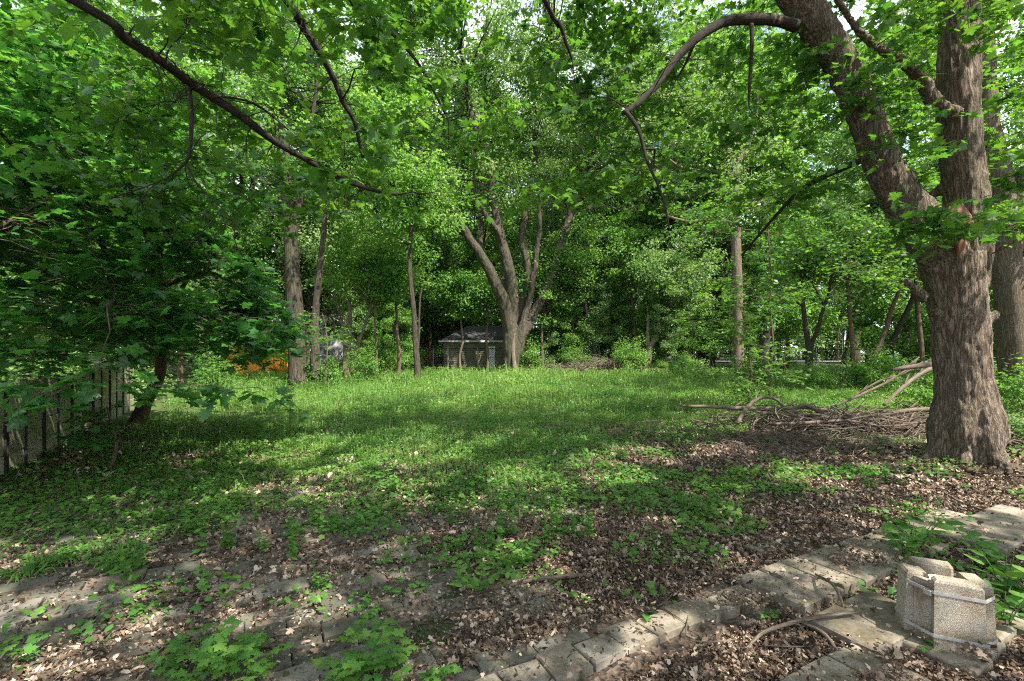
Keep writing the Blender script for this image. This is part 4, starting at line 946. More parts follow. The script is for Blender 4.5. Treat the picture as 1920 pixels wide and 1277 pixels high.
spots += [(-9.5, 15.5, .8), (-10.5, 13.5, .9), (-7.3, 18.5, .8), (-6.0, 19.8, .8), (10.4, 16.3, .9), (11.6, 16.0, .8), (12.6, 16.4, .9), (13.6, 15.6, .9), (9.2, 18.5, .8), (9.8, 15.4, .5), (14.5, 14.6, 1.0), (8.4, 9.6, .7), (9.4, 8.8, .8), (8.0, 7.6, .5), (8.9, 7.0, .6), (7.6, 21.5, .7), (8.6, 23, .8), (-11.5, 10.2, .9), (-10.3, 7.2, 1.0), (-9.6, 5.2, 1.0), (-12, 12.6, 1.1), (15.5, 12.4, 1.0), (16.8, 14.4, 1.2), (10.8, 11.8, .6), (11.8, 12.8, .8)]
spread_trees('shrub', 'shrub', 'shrub', 'wild shrubs of the undergrowth', [gen_shrub(201), gen_shrub(202, 1.7, .9), gen_shrub(203, 1.0, 1.2)], ['leaf_shrub', 'leaf_wood', 'leaf_grey'], 'bark_brown', spots, ['wild green shrub of the undergrowth around the lawn'])

# ================================================================== FENCE at left
fdir = unit(np.array([-3.46, 6.4])); F0 = np.array([-6.04, 5.7])
fence = empty('plank_fence', (F0[0], F0[1], 0), 'low weathered plank fence with thin steel posts at the left edge', 'fence')
fn = math.atan2(fdir[1], fdir[0]); PW = .605
for k in range(-3, 12):
    a = F0 + fdir * (k * PW + .05); b = a + fdir * PW; c = (a + b) / 2; zb = min(gzs(*a), gzs(*b)); zz = gzs(*c)
    mb = MB(); nb = 4
    for j in range(nb):
        h_ = 1.13 / nb
        box(mb, (c[0], c[1], zz - .02 + h_ * (j + .5) + .004 * j), (PW - .045, .045 + rng.uniform(-.004, .004), h_ - .010), fn, rng.random(), .004, (rng.normal(0, .003), 0))
    part(mb, 'plank_panel', M['fence_wood'], fence)
    mb = MB(); nrm2 = np.array([fdir[1], -fdir[0]])
    q = a + nrm2 * .008
    box(mb, (q[0], q[1], gzs(*a) + .56), (.016, .066, 1.18), fn)
    if not k % 2: box(mb, (q[0] + fdir[0] * .055, q[1] + fdir[1] * .055, gzs(*a) + .56), (.016, .066, 1.17), fn)
    part(mb, 'post', M['dark'] if k % 2 else M['bark_dark'], fence)

# ================================================================== SHED
SD = 29.0
sx0, sx1 = W(832, 0, SD)[0], W(972, 0, SD)[0]; sz0 = gzs(-2, SD) - .1; sz1 = 2.12
shed = empty('shed', ((sx0 + sx1) / 2, SD, sz0), 'small green sided shed with dark hipped roof behind the many-stemmed tree', 'shed')
mb = MB(); rows = 16; dh = (sz1 - sz0) / rows
for j in range(rows):
    za, zb = sz0 + j * dh, sz0 + (j + 1) * dh
    for (xa, ya, xb, yb, ox, oy) in ((sx0, SD, sx1, SD, 0, -1), (sx1, SD, sx1, SD + 4, 1, 0), (sx0, SD + 4, sx0, SD, -1, 0)):
        V = [(xa + ox * .02, ya + oy * .02, za), (xb + ox * .02, yb + oy * .02, za), (xb, yb, zb), (xa, ya, zb), (xa, ya, za), (xb, yb, za)]
        mb.add(V, [[0, 1, 2, 3], [4, 5, 1, 0]], rng.random())
box(mb, ((sx0 + sx1) / 2, SD + 2, (sz0 + sz1) / 2), (sx1 - sx0 - .02, 3.96, sz1 - sz0 - .02))
part(mb, 'wall', M['siding'], shed)
mb = MB(); e = .25; cxs = (sx0 + sx1) / 2
V = [(sx0 - e, SD - e, sz1 + .05), (sx1 + e, SD - e, sz1 + .05), (sx1 + e, SD + 4 + e, sz1 + .05), (sx0 - e, SD + 4 + e, sz1 + .05), (cxs - 1.0, SD + 2, sz1 + 1.05), (cxs + 1.0, SD + 2, sz1 + 1.05)]
mb.add(V, [[0, 1, 5, 4], [2, 3, 4, 5]]); mb.add(V, [[1, 2, 5], [3, 0, 4]]); part(mb, 'roof', M['roof'], shed)
mb = MB(); box(mb, (cxs, SD - e - .01, sz1 + .02), (sx1 - sx0 + 2 * e + .05, .03, .11)); box(mb, (sx0 - e, SD + 2, sz1 + .02), (.03, 4 + 2 * e, .11)); part(mb, 'eaves_trim', M['pale_wall'], shed)
mb = MB(); xd = W(922, 0, SD)[0]; box(mb, (xd, SD - .06, sz0 + .75), (.42, .05, 1.35)); dr = part(mb, 'door', M['white'], shed)
mb = MB(); box(mb, (xd + .14, SD - .105, sz0 + .75), (.03, .03, .12)); hd_ = part(mb, 'handle', M['dark'], shed); hd_.parent = dr; hd_.matrix_parent_inverse.identity()

# ================================================================== HOUSES far behind
def house(name, label, x0, x1, D, z1, wm, rm, wins, roofh=1.8, depth=7, trim='white'):
    z0 = gzs((x0 + x1) / 2, D) - .2
    h = empty(name, ((x0 + x1) / 2, D, z0), label, 'house')
    mb = MB(); box(mb, ((x0 + x1) / 2, D + depth / 2, (z0 + z1) / 2), (x1 - x0, depth, z1 - z0)); part(mb, 'wall', M[wm], h)
    e = .35; yc = D + depth / 2; mb = MB()
    V = [(x0 - e, D - e, z1), (x1 + e, D - e, z1), (x1 + e, D + depth + e, z1), (x0 - e, D + depth + e, z1), (x0 - e, yc, z1 + roofh), (x1 + e, yc, z1 + roofh)]
    mb.add(V, [[0, 1, 5, 4], [2, 3, 4, 5], [0, 3, 2, 1]]); mb.add(V, [[1, 2, 5], [3, 0, 4]]); part(mb, 'roof', M[rm], h)
    for (wx, wz, ww, wh) in wins:
        mb = MB()
        for bx in ((wx, wz + wh / 2 + .05, ww + .2, .1), (wx, wz - wh / 2 - .05, ww + .2, .1)): box(mb, (bx[0], D - .03, bx[1]), (bx[2], .08, bx[3]))
        for sx in (-1, 1): box(mb, (wx + sx * (ww / 2 + .05), D - .03, wz), (.1, .075, wh))
        box(mb, (wx, D - .03, wz), (ww, .05, .05)); w_ = part(mb, 'window', M[trim], h)
        mb = MB(); box(mb, (wx, D - .005, wz), (ww, .03, wh)); p_ = part(mb, 'pane', M['glass'], h); p_.parent = w_; p_.matrix_parent_inverse.identity()
    return h
bx = W(815, 0, 42)[0]
house('brick_house', 'salmon brick house with white framed window beyond the shed', bx - 4.5, bx + 5.5, 42, 4.6, 'brick_wall', 'roof_pale', [(bx + .35, 1.9, .75, 1.5), (bx - 1.6, 1.9, .8, 1.5), (bx + 3, 1.9, .8, 1.5)])
bx = W(660, 0, 40)[0]
house('pale_house', 'pale grey and pink house half hidden left of the slim tree', bx - 2.2, bx + 4.0, 38, 3.6, 'pale_wall', 'roof_pale', [(bx - 1.8, 1.9, 1.0, 1.2), (bx + 2.0, 1.9, 1.0, 1.2)])
bx = W(510, 0, 23)[0]
og = house('orange_outbuilding', 'bright orange outbuilding behind the drooping maple at left', W(512, 0, 23)[0] - 2.3, W(512, 0, 23)[0], 23, 2.35, 'orange', 'roof_pale', [], 1.4, 2.6)

# ================================================================== CHAIN LINK FENCE, SIGN, BIN
cf = empty('chain_link_fence', (9, 27.4, gzs(9, 27.4)), 'sagging chain link fence along the back of the lawn before the road', 'fence')
xa, xb = -4.6, 24.0
def cy_(x): return 28.2 - .22 * np.maximum(0, np.asarray(x, float) - 5)
mb = MB(); xs_ = np.linspace(xa, xb, 60); tubes(mb, np.stack([xs_, cy_(xs_), gz(xs_, cy_(xs_)) + 1.22], -1), np.full(60, .021), 6); part(mb, 'top_rail', M['dark'], cf)
for x in np.arange(xa, xb, 2.6):
    mb = MB(); y_ = float(cy_(x)); z_ = gzs(x, y_); tubes(mb, np.array([[x, y_, z_ - .05], [x, y_, z_ + .6], [x, y_, z_ + 1.27]]), np.array([.03, .03, .03]), 8); part(mb, 'post', M['steel'], cf)
mb = MB(); st = np.arange(xa, xb, .11); ln = 1.16
for sg in (1, -1):
    a = np.stack([st, cy_(st), gz(st, cy_(st)) + .03], -1); s2 = st + sg * ln * .9; b = np.stack([s2, cy_(s2), gz(s2, cy_(s2)) + 1.2], -1)
    tubes(mb, np.stack([a, (a + b) / 2, b], 1), np.full((len(st), 3), .0035), 3)
part(mb, 'wire_mesh', M['dark'], cf)
for px, D, hh, lab in ((840, 26.5, 1.35, 'lone pale steel post in front of the shed corner'), (1623, 16.8, 1.0, 'short dark steel stake between the leaning trunks')):
    x = (px - CX) / FPX * D; mb = MB(); z_ = gzs(x, D); tubes(mb, np.array([[x, D, z_ - .1], [x, D, z_ + .7], [x, D, z_ + hh]]), np.array([.03, .03, .03]) * (1 if D > 20 else .8), 8)
    mb.add(*[np.array([[x - .04, D, z_ + hh], [x + .04, D, z_ + hh], [x, D - .04, z_ + hh + .03], [x, D + .04, z_ + hh + .03]]), np.array([[0, 1, 2], [1, 0, 3], [0, 2, 3], [1, 3, 2]])])
    tag(mb.build('fence_post', M['steel' if D > 20 else 'dark'], loc=(x, D, z_)), lab, 'post')
x = W(1596, 0, 36)[0]; z_ = gzs(x, 36)
sg = empty('roadside_sign', (x, 36, z_), 'white rectangular sign on posts beside the far road', 'sign')
mb = MB(); box(mb, (x, 36, 2.45), (1.1, .06, 1.35), bev=.02); part(mb, 'sign_panel', M['white'], sg)
mb = MB(); box(mb, (x - .25, 35.95, 2.9), (.18, .02, .22)); box(mb, (x - .02, 35.95, 2.82), (.1, .02, .12)); part(mb, 'dark_mark', M['dark'], sg)
for s_ in (-.5, .5):
    mb = MB(); box(mb, (x + s_ * 1.2, 36.06, (z_ + 2.9) / 2), (.09, .09, 3.0 - z_)); part(mb, 'post', M['steel'], sg)
x = W(690, 0, 26)[0]; z_ = gzs(x, 26); bn = empty('storage_bin', (x, 26, z_), 'small dark bin sitting among the undergrowth left of the slim tree', 'bin')
mb = MB(); box(mb, (x, 26, z_ + .28), (.5, .5, .6), .2, bev=.03); part(mb, 'body', M['dark'], bn); mb = MB(); box(mb, (x, 26, z_ + .61), (.56, .56, .06), .2, bev=.02); part(mb, 'lid', M['dark'], bn)

# ================================================================== LAWN, GROUND COVER, LITTER
def lawn_mask(x, y):
    px = CX + FPX * x / y; nn_ = (n2(x, y, .9, 81, 3) - .5) * 2
    front = np.interp(px, [-200, 0, 200, 450, 700, 900, 1050, 1150, 1250, 1400, 1500, 1700, 2200], [5.2, 5.0, 4.8, 4.8, 4.7, 4.4, 4.7, 5.4, 6.2, 8.0, 10.0, 10.8, 11.0])
    m_ = np.clip((y - front + nn_ * .9) / .9, 0, 1)
    m_ = m_ * np.clip((26.5 - .012 * x * x - y) / 1.5 + nn_, 0, 1)
    dirt = np.exp(-((x - 1.9) ** 2 / .9 + (y - 7.3) ** 2 / .8)); left = np.clip((x - (-6.04 - .54 * (y - 5.7)) - .8 + nn_ * .4) / .8, 0, 1)
    dirt2 = np.exp(-((x + 6.6) ** 2 / 1.5 + (y - 11) ** 2 / 1.2))
    fine = n2(x, y, 2.6, 55, 3)
    return m_ * (1 - .93 * dirt) * left * (1 - .7 * dirt2) * np.clip(.75 + nn_ * 1.0, .1, 1) * np.clip((fine - .30) * 4.5, .12, 1)

def scatter(n, x0, x1, y0, y1, f, wedge=True):
    y = y0 + (y1 - y0) * rng.random(n); x = rng.uniform(x0, x1, n)
    if wedge: x = y * rng.uniform(-1.12, 1.12, n)
    k = rng.random(n) < f(x, y); return x[k], y[k]

bl = MB(); cov = MB()
for (y0, y1, n_, h_, s_) in ((3.8, 7, 110000, .055, .030), (7, 11, 200000, .08, .036), (11, 17, 190000, .13, .050), (17, 28, 140000, .20, .080)):
    x, y = scatter(n_, 0, 0, y0, y1, lawn_mask); n = len(x); kind = rng.random(n) < .42 + .2 * (n2(x, y, .5, 91, 2) - .5)
    z = gz(x, y)
    for isb in (True, False):
        k = kind == isb; xx, yy, zz = x[k], y[k], z[k]; m_ = len(xx)
        patch = .5 * n2(xx, yy, .6, 95, 2) + .9 * (n2(xx, yy, 2.2, 96, 2) - .22); rn = np.clip(.1 + .5 * rng.random(m_) + .9 * (patch - .42) + .5 * (rng.random(m_) < .05), 0, 1)
        if isb:
            a = rng.uniform(0, 6.28, m_); hh = h_ * rng.uniform(.5, 1.9, m_) * (.35 + 1.5 * patch) * (1 + 1.0 * (rng.random(m_) < .03)); lean = rng.uniform(.1, .8, m_)[:, None]
            d = np.stack([np.cos(a), np.sin(a), 0 * a], -1); b = np.stack([xx, yy, zz - .01], -1); wd = (s_ * .13 * rng.uniform(.7, 1.4, m_))[:, None]
            pp = np.stack([-d[:, 1], d[:, 0], 0 * a], -1) * wd; up = np.array([0, 0, 1.]) * hh[:, None]
            V = np.stack([b - pp, b + pp, b + up * .6 + d * lean * hh[:, None] * .3 + pp * .7, b + up * .6 + d * lean * hh[:, None] * .3 - pp * .7, b + up + d * lean * hh[:, None]], 1)
            o_ = (np.arange(m_) * 5)[:, None]; bl.add(V, np.concatenate([o_ + np.array([[0, 1, 2]]), o_ + np.array([[0, 2, 3]]), o_ + np.array([[3, 2, 4]])]), np.repeat(rn, 5))
        else:
            P = np.stack([xx, yy, zz + h_ * rng.uniform(.1, 1.5, m_) * (.3 + 1.5 * patch)], -1); hd = unit(np.stack([rng.normal(0, 1, m_), rng.normal(0, 1, m_), rng.uniform(-.1, .9, m_)], -1))
            leaves(cov, LEAF_OVAL if y1 < 8 else LEAF_FAR, P, hd, np.array([0, 0, 1.]) + rng.normal(0, .45, (m_, 3)), s_ * rng.uniform(.6, 1.5, m_), rn)
tag(bl.build('grass', M['grass']), 'shaggy grass of the overgrown lawn', 'grass', kind='stuff')
tag(cov.build('ground_cover', M['leaf_weed']), 'low green ivy and weeds carpeting the lawn', 'ground cover', kind='stuff')

def on_paver(x, y):
    f = n2(x, y, 1.5, 66, 3); return f
lt = MB()
for (y0, y1, n_, s_) in ((1.7, 3.2, 150000, .017), (3.2, 5.5, 190000, .021), (5.5, 9.5, 130000, .034), (9.5, 14, 20000, .05)):
    def dens(x, y):
        base = .34 + .66 * np.clip((n2(x, y, 1.5, 66, 3) - .42) * 6, 0, 1)
        base = np.where((x < -.3) & (y < 4.8), base * .66, base)
        return base * (1 - .85 * lawn_mask(x, y)) * np.where(y > 9.5, (x > 3) * 1., 1.)
    x, y = scatter(n_, 0, 0, y0, y1, dens); n = len(x)
    # litter lies on top of the blocks only sparsely
    keep = np.ones(n, bool); hz = np.zeros(n)
    for c in BLK:
        q = np.stack([x - c[0], y - c[1]], -1); u_ = np.abs(q @ U); v_ = np.abs(q @ Vv); ins = (u_ < .11) & (v_ < .215)
        keep &= ~ins | (rng.random(n) < .05 + .35 * (n2(x, y, 4, 12, 2) > .64)); hz[ins] = .085
    ins = (x - PC[0]) ** 2 + (y - PC[1]) ** 2 < .05; keep &= ~ins
    x, y, hz = x[keep], y[keep], hz[keep]; n = len(x)
    P = np.stack([x, y, gz(x, y) + rng.uniform(.006, .042, n) + hz], -1); a = rng.uniform(0, 6.28, n)
    hd = np.stack([np.cos(a), np.sin(a), rng.normal(0, .3, n)], -1)
    col_ = np.clip(rng.random(n) ** 1.8 * .95 + .30 * (n2(x, y, 1.2, 14, 2) - .25), 0, 1)
    sz_ = s_ * np.minimum(.45 + rng.gamma(1.6, .42, n), 2.3); nm_ = np.array([0, 0, 1.]) + rng.normal(0, .6, (n, 3)); kd = rng.integers(0, 5, n)
    T1 = (np.array([[0, 0, 0], [.16, .3, .12], [.12, .75, .18], [0, 1, .02], [-.13, .7, .04], [-.15, .3, -.03]]), np.array([[0, 1, 3], [1, 2, 3], [0, 3, 5], [3, 4, 5]]))
    T2 = (np.array([[0, 0, 0], [.40, .2, .22], [.28, .8, .30], [0, 1, .0], [-.1, .5, -.08]]), np.array([[0, 1, 4], [1, 2, 4], [2, 3, 4]]))
    T3 = (LEAF_MID[0] * np.array([1, 1, 2.2]), LEAF_MID[1])
    for T_, kk in ((T1, kd < 2), (T2, (kd == 2) | (kd == 3)), (T3, kd == 4)):
        leaves(lt, T_, P[kk], hd[kk], nm_[kk], sz_[kk] * (1.3 if T_ is T3 else 1.15 if T_ is T1 else .8), col_[kk])
tag(lt.build('leaf_litter', M['litter']), 'dry brown curled leaves covering the bare ground', 'leaf litter', kind='stuff')

# sparse ground weeds over paving
wd = MB()
def wdens(x, y):
    c = np.clip((n2(x, y, 1.7, 31, 3) - .49 + .13 * np.clip((y - 3.5) / 1.3, -.4, 1) * (x < 2.2) + .05 * (x < -1)) * 6, 0, 1); return c * np.clip((y - 2.2) / np.where(x < -1.2, 2.0, 3.4), .05, 1) * (1 - .6 * lawn_mask(x, y))
x, y = scatter(120000, 0, 0, 2.2, 9.0, wdens); n = len(x)
P = np.stack([x, y, gz(x, y) + rng.uniform(.01, .10, n) * (.4 + n2(x, y, 3.5, 8, 2))], -1); a = rng.uniform(0, 6.28, n)
hd = np.stack([np.cos(a), np.sin(a), rng.uniform(-.2, .5, n)], -1); nm_ = np.array([0, 0, 1.]) + rng.normal(0, .35, (n, 3)); sp_ = n2(x, y, 1.3, 77, 2) + rng.normal(0, .08, n)
for T_, kk, f_ in ((LEAF_OVAL, sp_ < .46, 1.0), (LEAF_MID, (sp_ >= .46) & (sp_ < .58), 1.25), (LEAF_LONG, sp_ >= .58, 1.3)):
    leaves(wd, T_, P[kk], hd[kk], nm_[kk], (.036 * f_ * rng.uniform(.4, 1.7, n))[kk], np.clip(rng.random(n) * .7 + .5 * (n2(x, y, 3, 33, 2) - .3), 0, 1)[kk])
tag(wd.build('ground_weeds', M['leaf_weed']), 'scattered low weeds on the litter and paving', 'weeds', kind='stuff')

# ================================================================== INDIVIDUAL PLANTS IN THE FOREGROUND
def gen_plant(kind, seed):
    global rng
    old = rng; rng = np.random.default_rng(seed); tr, lf = MB(), MB()
    if kind == 'maple_seedling':
        for s_ in range(5):
            a = s_ * 1.3 + rng.uniform(0, .6); h = rng.uniform(.08, .2); e = np.array([math.cos(a) * h * .6, math.sin(a) * h * .6, h])
            tubes(tr, np.array([[0, 0, -.02], e * .5 + [0, 0, .02], e]), np.array([.0025, .002, .0015]), 4)
            for q in range(4):
                b = a + q * 1.6; hdv = np.array([[math.cos(b), math.sin(b), -.1]]); leaves(lf, LEAF_NEAR, e[None] + hdv * .015, hdv, np.array([[0, 0, 1.]]) + rng.normal(0, .2, (1, 3)), .07 * rng.uniform(.7, 1.2), np.array([rng.random()]))
    elif kind == 'broadleaf_plant':
        for s_ in range(6):
            a = s_ * 1.05 + rng.uniform(0, .5); h = rng.uniform(.16, .34); e = np.array([math.cos(a) * h * .5, math.sin(a) * h * .5, h])
            st = np.array([[0, 0, -.02], e * .5 + [0, 0, .05], e]); tubes(tr, st, np.array([.004, .003, .002]), 5)
            for q in np.linspace(.35, 1, 5):
                p_ = (1 - q) ** 2 * st[0] + 2 * q * (1 - q) * st[1] + q * q * st[2]; b = rng.uniform(0, 6.28); hdv = np.array([[math.cos(b), math.sin(b), .05]])
                leaves(lf, LEAF_OVAL, p_[None] + hdv * .015, hdv, np.array([[0, 0, 1.]]) + rng.normal(0, .25, (1, 3)), .095 * rng.uniform(.7, 1.25), np.array([rng.random()]))
    elif kind == 'compound_leaf_plant':
        for s_ in range(4):
            a = s_ * 1.6 + rng.uniform(0, .6); L_ = rng.uniform(.16, .26); t_ = np.linspace(0, 1, 9)
            R_ = np.stack([np.cos(a) * L_ * t_, np.sin(a) * L_ * t_, .03 + .14 * np.sin(t_ * 1.9)], -1); tubes(tr, R_, np.full(9, .0018), 4)
            d = np.array([math.cos(a), math.sin(a), 0]); pr = np.array([-d[1], d[0], 0])
            for k_ in range(1, 9):
                for sg_ in (-1, 1): leaves(lf, LEAF_OVAL, R_[k_][None], (pr * sg_ + d * .3)[None], np.array([[0, 0, 1.]]) + rng.normal(0, .15, (1, 3)), .05 * (1.1 - .4 * abs(t_[k_] - .4)), np.array([rng.random()]))
    elif kind == 'nettle_plant':
        for s_ in range(3):
            h = rng.uniform(.14, .3); o_ = rng.normal(0, .03, 2); tubes(tr, np.array([[o_[0], o_[1], -.02], [o_[0] * 1.3, o_[1] * 1.3, h * .5], [o_[0] * 2, o_[1] * 2, h]]), np.array([.003, .0025, .0015]), 4)
            for k_ in range(7):
                z_ = h * (k_ + 2) / 9; b = k_ * 1.57 + s_
                for q in (0, math.pi):
                    hdv = np.array([[math.cos(b + q), math.sin(b + q), .1]]); leaves(lf, LEAF_OVAL, np.array([[o_[0] * 1.5, o_[1] * 1.5, z_]]), hdv, np.array([[0, 0, 1.]]) + rng.normal(0, .2, (1, 3)), .06 * (1.15 - z_ / h * .6), np.array([rng.random()]))
    else:  # grass tuft with arching strap leaves
        for s_ in range(46):
            a = rng.uniform(0, 6.28); L_ = rng.uniform(.12, .26); o_ = rng.normal(0, .05, 2); t_ = np.linspace(0, 1, 5); w_ = .006 * (1 - t_ ** 2) + .0008
            c_ = np.stack([o_[0] + np.cos(a) * L_ * t_ * .8, o_[1] + np.sin(a) * L_ * t_ * .8, L_ * (t_ * 1.1 - .95 * t_ ** 2.2)], -1); pr = np.array([-math.sin(a), math.cos(a), 0])
            V = np.concatenate([c_ - pr * w_[:, None], c_ + pr * w_[:, None]]); lf.add(V, [[k_, k_ + 1, k_ + 6, k_ + 5] for k_ in range(4)], rng.random())
        tubes(tr, np.array([[0, 0, -.03], [0, 0, 0], [0, 0, .02]]), np.array([.02, .02, .01]), 6)
    rng = old; return tr, lf
def plants(kind, label, spots, seeds, cat='plant', leafm='leaf_weed', pname='stem', fname='foliage'):
    ps = []
    for sd in seeds:
        tr, lf = gen_plant(kind, sd); r_ = empty(kind, (0, 0, 0), '', cat, label[0]); part(tr, pname, M['leaf_shrub'], r_, True); part(lf, fname, M[leafm], r_); ps.append([r_, 0])
    for k, (px, py, s_, lab) in enumerate(spots):
        gx, gy = GP(px, py); p_ = ps[k % len(ps)]; loc = (gx, gy, gzs(gx, gy) + (.0 if py > 900 else 0)); rz = rng.uniform(0, 6.28)
        if not p_[1]: p_[0].location = loc; p_[0].rotation_euler = (0, 0, rz); p_[0].scale = (s_,) * 3; p_[0]['label'] = lab; p_[1] = 1
        else: copy_tree(p_[0], loc, rz, s_, lab)
ms = [(a, b, s_, 'maple seedlings with lobed leaves sprouting from the foreground litter') for a, b, s_ in
      [(380, 1265, 1.5), (430, 1290, 1.5), (470, 1255, 1.3), (320, 1290, 1.3), (700, 1290, 1.5), (735, 1270, 1.4), (665, 1300, 1.4), (690, 1215, 1.1), (820, 1285, 1.0), (640, 1315, 1.3), (40, 1250, 1.1), (690, 1160, .9), (740, 1120, .8), (785, 1115, .7),
       (720, 1060, .8), (955, 1010, 1.0), (850, 1035, .9), (870, 1055, .9), (1180, 1020, .8), (1320, 900, 1.2), (1630, 900, 1.2), (1640, 865, 1.2), (1440, 1165, .6), (1730, 1225, .7), (1460, 930, .9), (1560, 930, .8), (1700, 960, .8), (1760, 900, .8), (560, 1010, .9), (610, 990, .9)]]
ms = [(a, b - (20 if s_ > 1.25 else 0), s_ * .62, l_) for a, b, s_, l_ in ms] + [(a + 25, b + 14, s_ * .5, l_) for a, b, s_, l_ in ms[:5]]
plants('maple_seedling', ('maple seedlings in the foreground litter',), ms, (301, 302, 303), 'seedling')
plants('broadleaf_plant', ('leafy plants around the planter',), [(1715, 1045, 1.05, 'broad-leaved plant growing left behind the planter'), (1700, 1060, .8, 'lower broad-leaved plant at the left foot of the leafy clump'), (1885, 1130, 1.0, 'tall broad-leaved plant at the right edge behind the planter'),
        (1880, 1190, .8, 'dark leafy plant touching the right side of the planter'), (1850, 1075, .8, 'upright leafy plant between the two wide dark slabs'), (940, 1015, .7, 'bright heart-leaved plant in a sun patch at centre')], (311, 312), 'plant')
plants('compound_leaf_plant', ('feathery compound-leaved seedlings',), [(895, 1110, 1.15, 'feathery compound-leaved seedling beside the central moss'), (985, 1060, .9, 'bright feathery seedling behind the long ground stick'), (940, 1065, .8, 'feathery seedling between the sunny patch and the stick')], (321,), 'plant')
nt_ = []
for k in range(60):
    px, py = rng.uniform(150, 1750), rng.uniform(905, 1060) if k % 3 else rng.uniform(860, 930)
    if 1400 < px < 1700 and py > 990: continue
    nt_.append((px, py, rng.uniform(.6, 1.15), 'small upright weed with paired leaves growing through the old paving'))
nt_ += [(a, b, s_, 'small upright weed with paired leaves growing through the old paving') for a, b, s_ in [(1100, 1010, 1.0), (1040, 1000, 1.1), (500, 1040, .8), (540, 1050, .9), (600, 1110, .7), (380, 1000, 1.1), (410, 985, 1.0), (360, 1010, .9), (215, 1075, 1.1), (240, 1085, 1.0), (350, 975, 1.0), (270, 1160, .6)]]
plants('nettle_plant', ('small upright weeds in the old paving',), nt_, (331, 332, 333), 'weed')
plants('grass_tuft', ('arching grass tufts on the left paving',), [(50, 1085, 1.1, 'arching dark grass tuft at the far left, nearest the edge'), (85, 1068, 1.1, 'arching grass tuft catching a little sun at left'), (120, 1055, 1.0, 'arching grass tuft third from the left edge'), (150, 1042, .9, 'arching grass tuft at the right end of the left row'),
        (225, 1062, 1.1, 'broad grass tuft right of the left row'), (255, 1045, .9, 'smaller grass tuft behind the broad one'), (285, 1158, .55, 'little strap-leaved tuft on the bare pavers')], (341, 342), 'grass tuft', 'leaf_shrub', 'crown_base', 'blades')

# ================================================================== STICKS AND BRUSH
def stick(label, pts, name='fallen_branch', lift=0.0, matn='stick', group=None, wob=.03, fork=True):
    P, R = [], []
    for (px, py, w_, h_) in pts:
        D = (CAMZ - h_ - lift) * FPX / (py - HY) if py > 700 else 9.0
        for _ in range(4):
            x_ = (px - CX) / FPX * D; g_ = gzs(x_, D); D = (CAMZ - h_ - g_) * FPX / (py - HY)
        P.append([(px - CX) / FPX * D, D, g_ + h_]); R.append(w_ / 2 * D / FPX)
    Pc, Rc = curve(P, 4 * len(P) + 4, R, wob, len(label)); mb = MB(); tubes(mb, Pc, Rc, 8, lump=.12)
    if fork:
        k = len(Pc) // 2; d = unit(Pc[k + 1] - Pc[k]); q = Pc[k] + d * .12 + np.array([-d[1], d[0], .1]) * .1
        tubes(mb, np.array([Pc[k], (Pc[k] + q) / 2 + [0, 0, .01], q]), np.array([.5, .4, .2]) * Rc[k], 5)
    o = mb.build(name, M[matn], loc=tuple(Pc[0]), smooth=True); return tag(o, label, 'branch', group)
stick('pale straight stick lying across the centre foreground', [(930, 1108, 5, .02), (990, 1090, 8, .04), (1040, 1084, 9, .05), (1095, 1079, 6, .04)])
stick('long thin branch curving over the litter left of the planter', [(1395, 1225, 6, .02), (1430, 1190, 7, .06), (1490, 1168, 8, .08), (1540, 1158, 8, .1), (1610, 1149, 6, .1)])
stick('short bent twig standing over the raised edge blocks', [(1530, 1078, 4, .10), (1560, 1095, 5, .16), (1575, 1120, 5, .12), (1583, 1150, 4, .05)], fork=False)
stick('forked dark twig right of the lower step block', [(1500, 1165, 6, .06), (1540, 1185, 8, .05), (1565, 1215, 7, .04), (1575, 1235, 5, .03)])
stick('curved root-like stick at the bottom right', [(1560, 1268, 8, .03), (1610, 1272, 10, .04), (1650, 1262, 9, .05), (1690, 1290, 8, .03)], fork=False)
stick('curved stick at the bottom left by the maple seedlings', [(400, 1185, 5, .02), (440, 1182, 7, .03), (490, 1195, 8, .04), (520, 1220, 7, .04), (535, 1258, 6, .02)])
stick('thin stick at the bottom edge left of the seedlings', [(200, 1265, 7, .02), (250, 1268, 8, .03), (300, 1258, 6, .02)])
stick('slim twig upright in the litter left of the moss', [(695, 1098, 4, .02), (705, 1120, 5, .03), (717, 1152, 4, .02)], fork=False)
stick('pale twig lying below the central moss patch', [(835, 1275, 4, .02), (870, 1215, 5, .02), (886, 1196, 4, .02)], fork=False)
stick('thin twig right of the lowest moss patch', [(910, 1180, 4, .02), (918, 1215, 6, .03), (914, 1245, 5, .02)])
stick('pale bare stick on the lawn edge at centre left', [(645, 912, 4, .02), (660, 935, 5, .04), (675, 952, 4, .02)], fork=False)
stick('long twig from the right maple towards the right slabs', [(1735, 900, 3, .03), (1790, 935, 4, .04), (1840, 955, 5, .05), (1900, 985, 4, .04)])
stick('thin dark twig beside the front of the planter', [(1640, 1205, 4, .03), (1720, 1240, 5, .03), (1800, 1262, 5, .03), (1900, 1290, 4, .03)], fork=False)
for k in range(40):   # small twigs anywhere
    px, py = rng.uniform(60, 1850), rng.uniform(900, 1260); a = rng.uniform(0, 3.14); L_ = rng.uniform(20, 60)
    stick('thin broken twig lying loose on the leaf litter', [(px - math.cos(a) * L_, py - math.sin(a) * L_ * .35, 2.2, .03), (px, py + 4, 3, .04), (px + math.cos(a) * L_, py + math.sin(a) * L_ * .35, 2, .03)], 'twig', group='thin twigs lying on the litter', wob=.06, fork=k % 2 == 0)

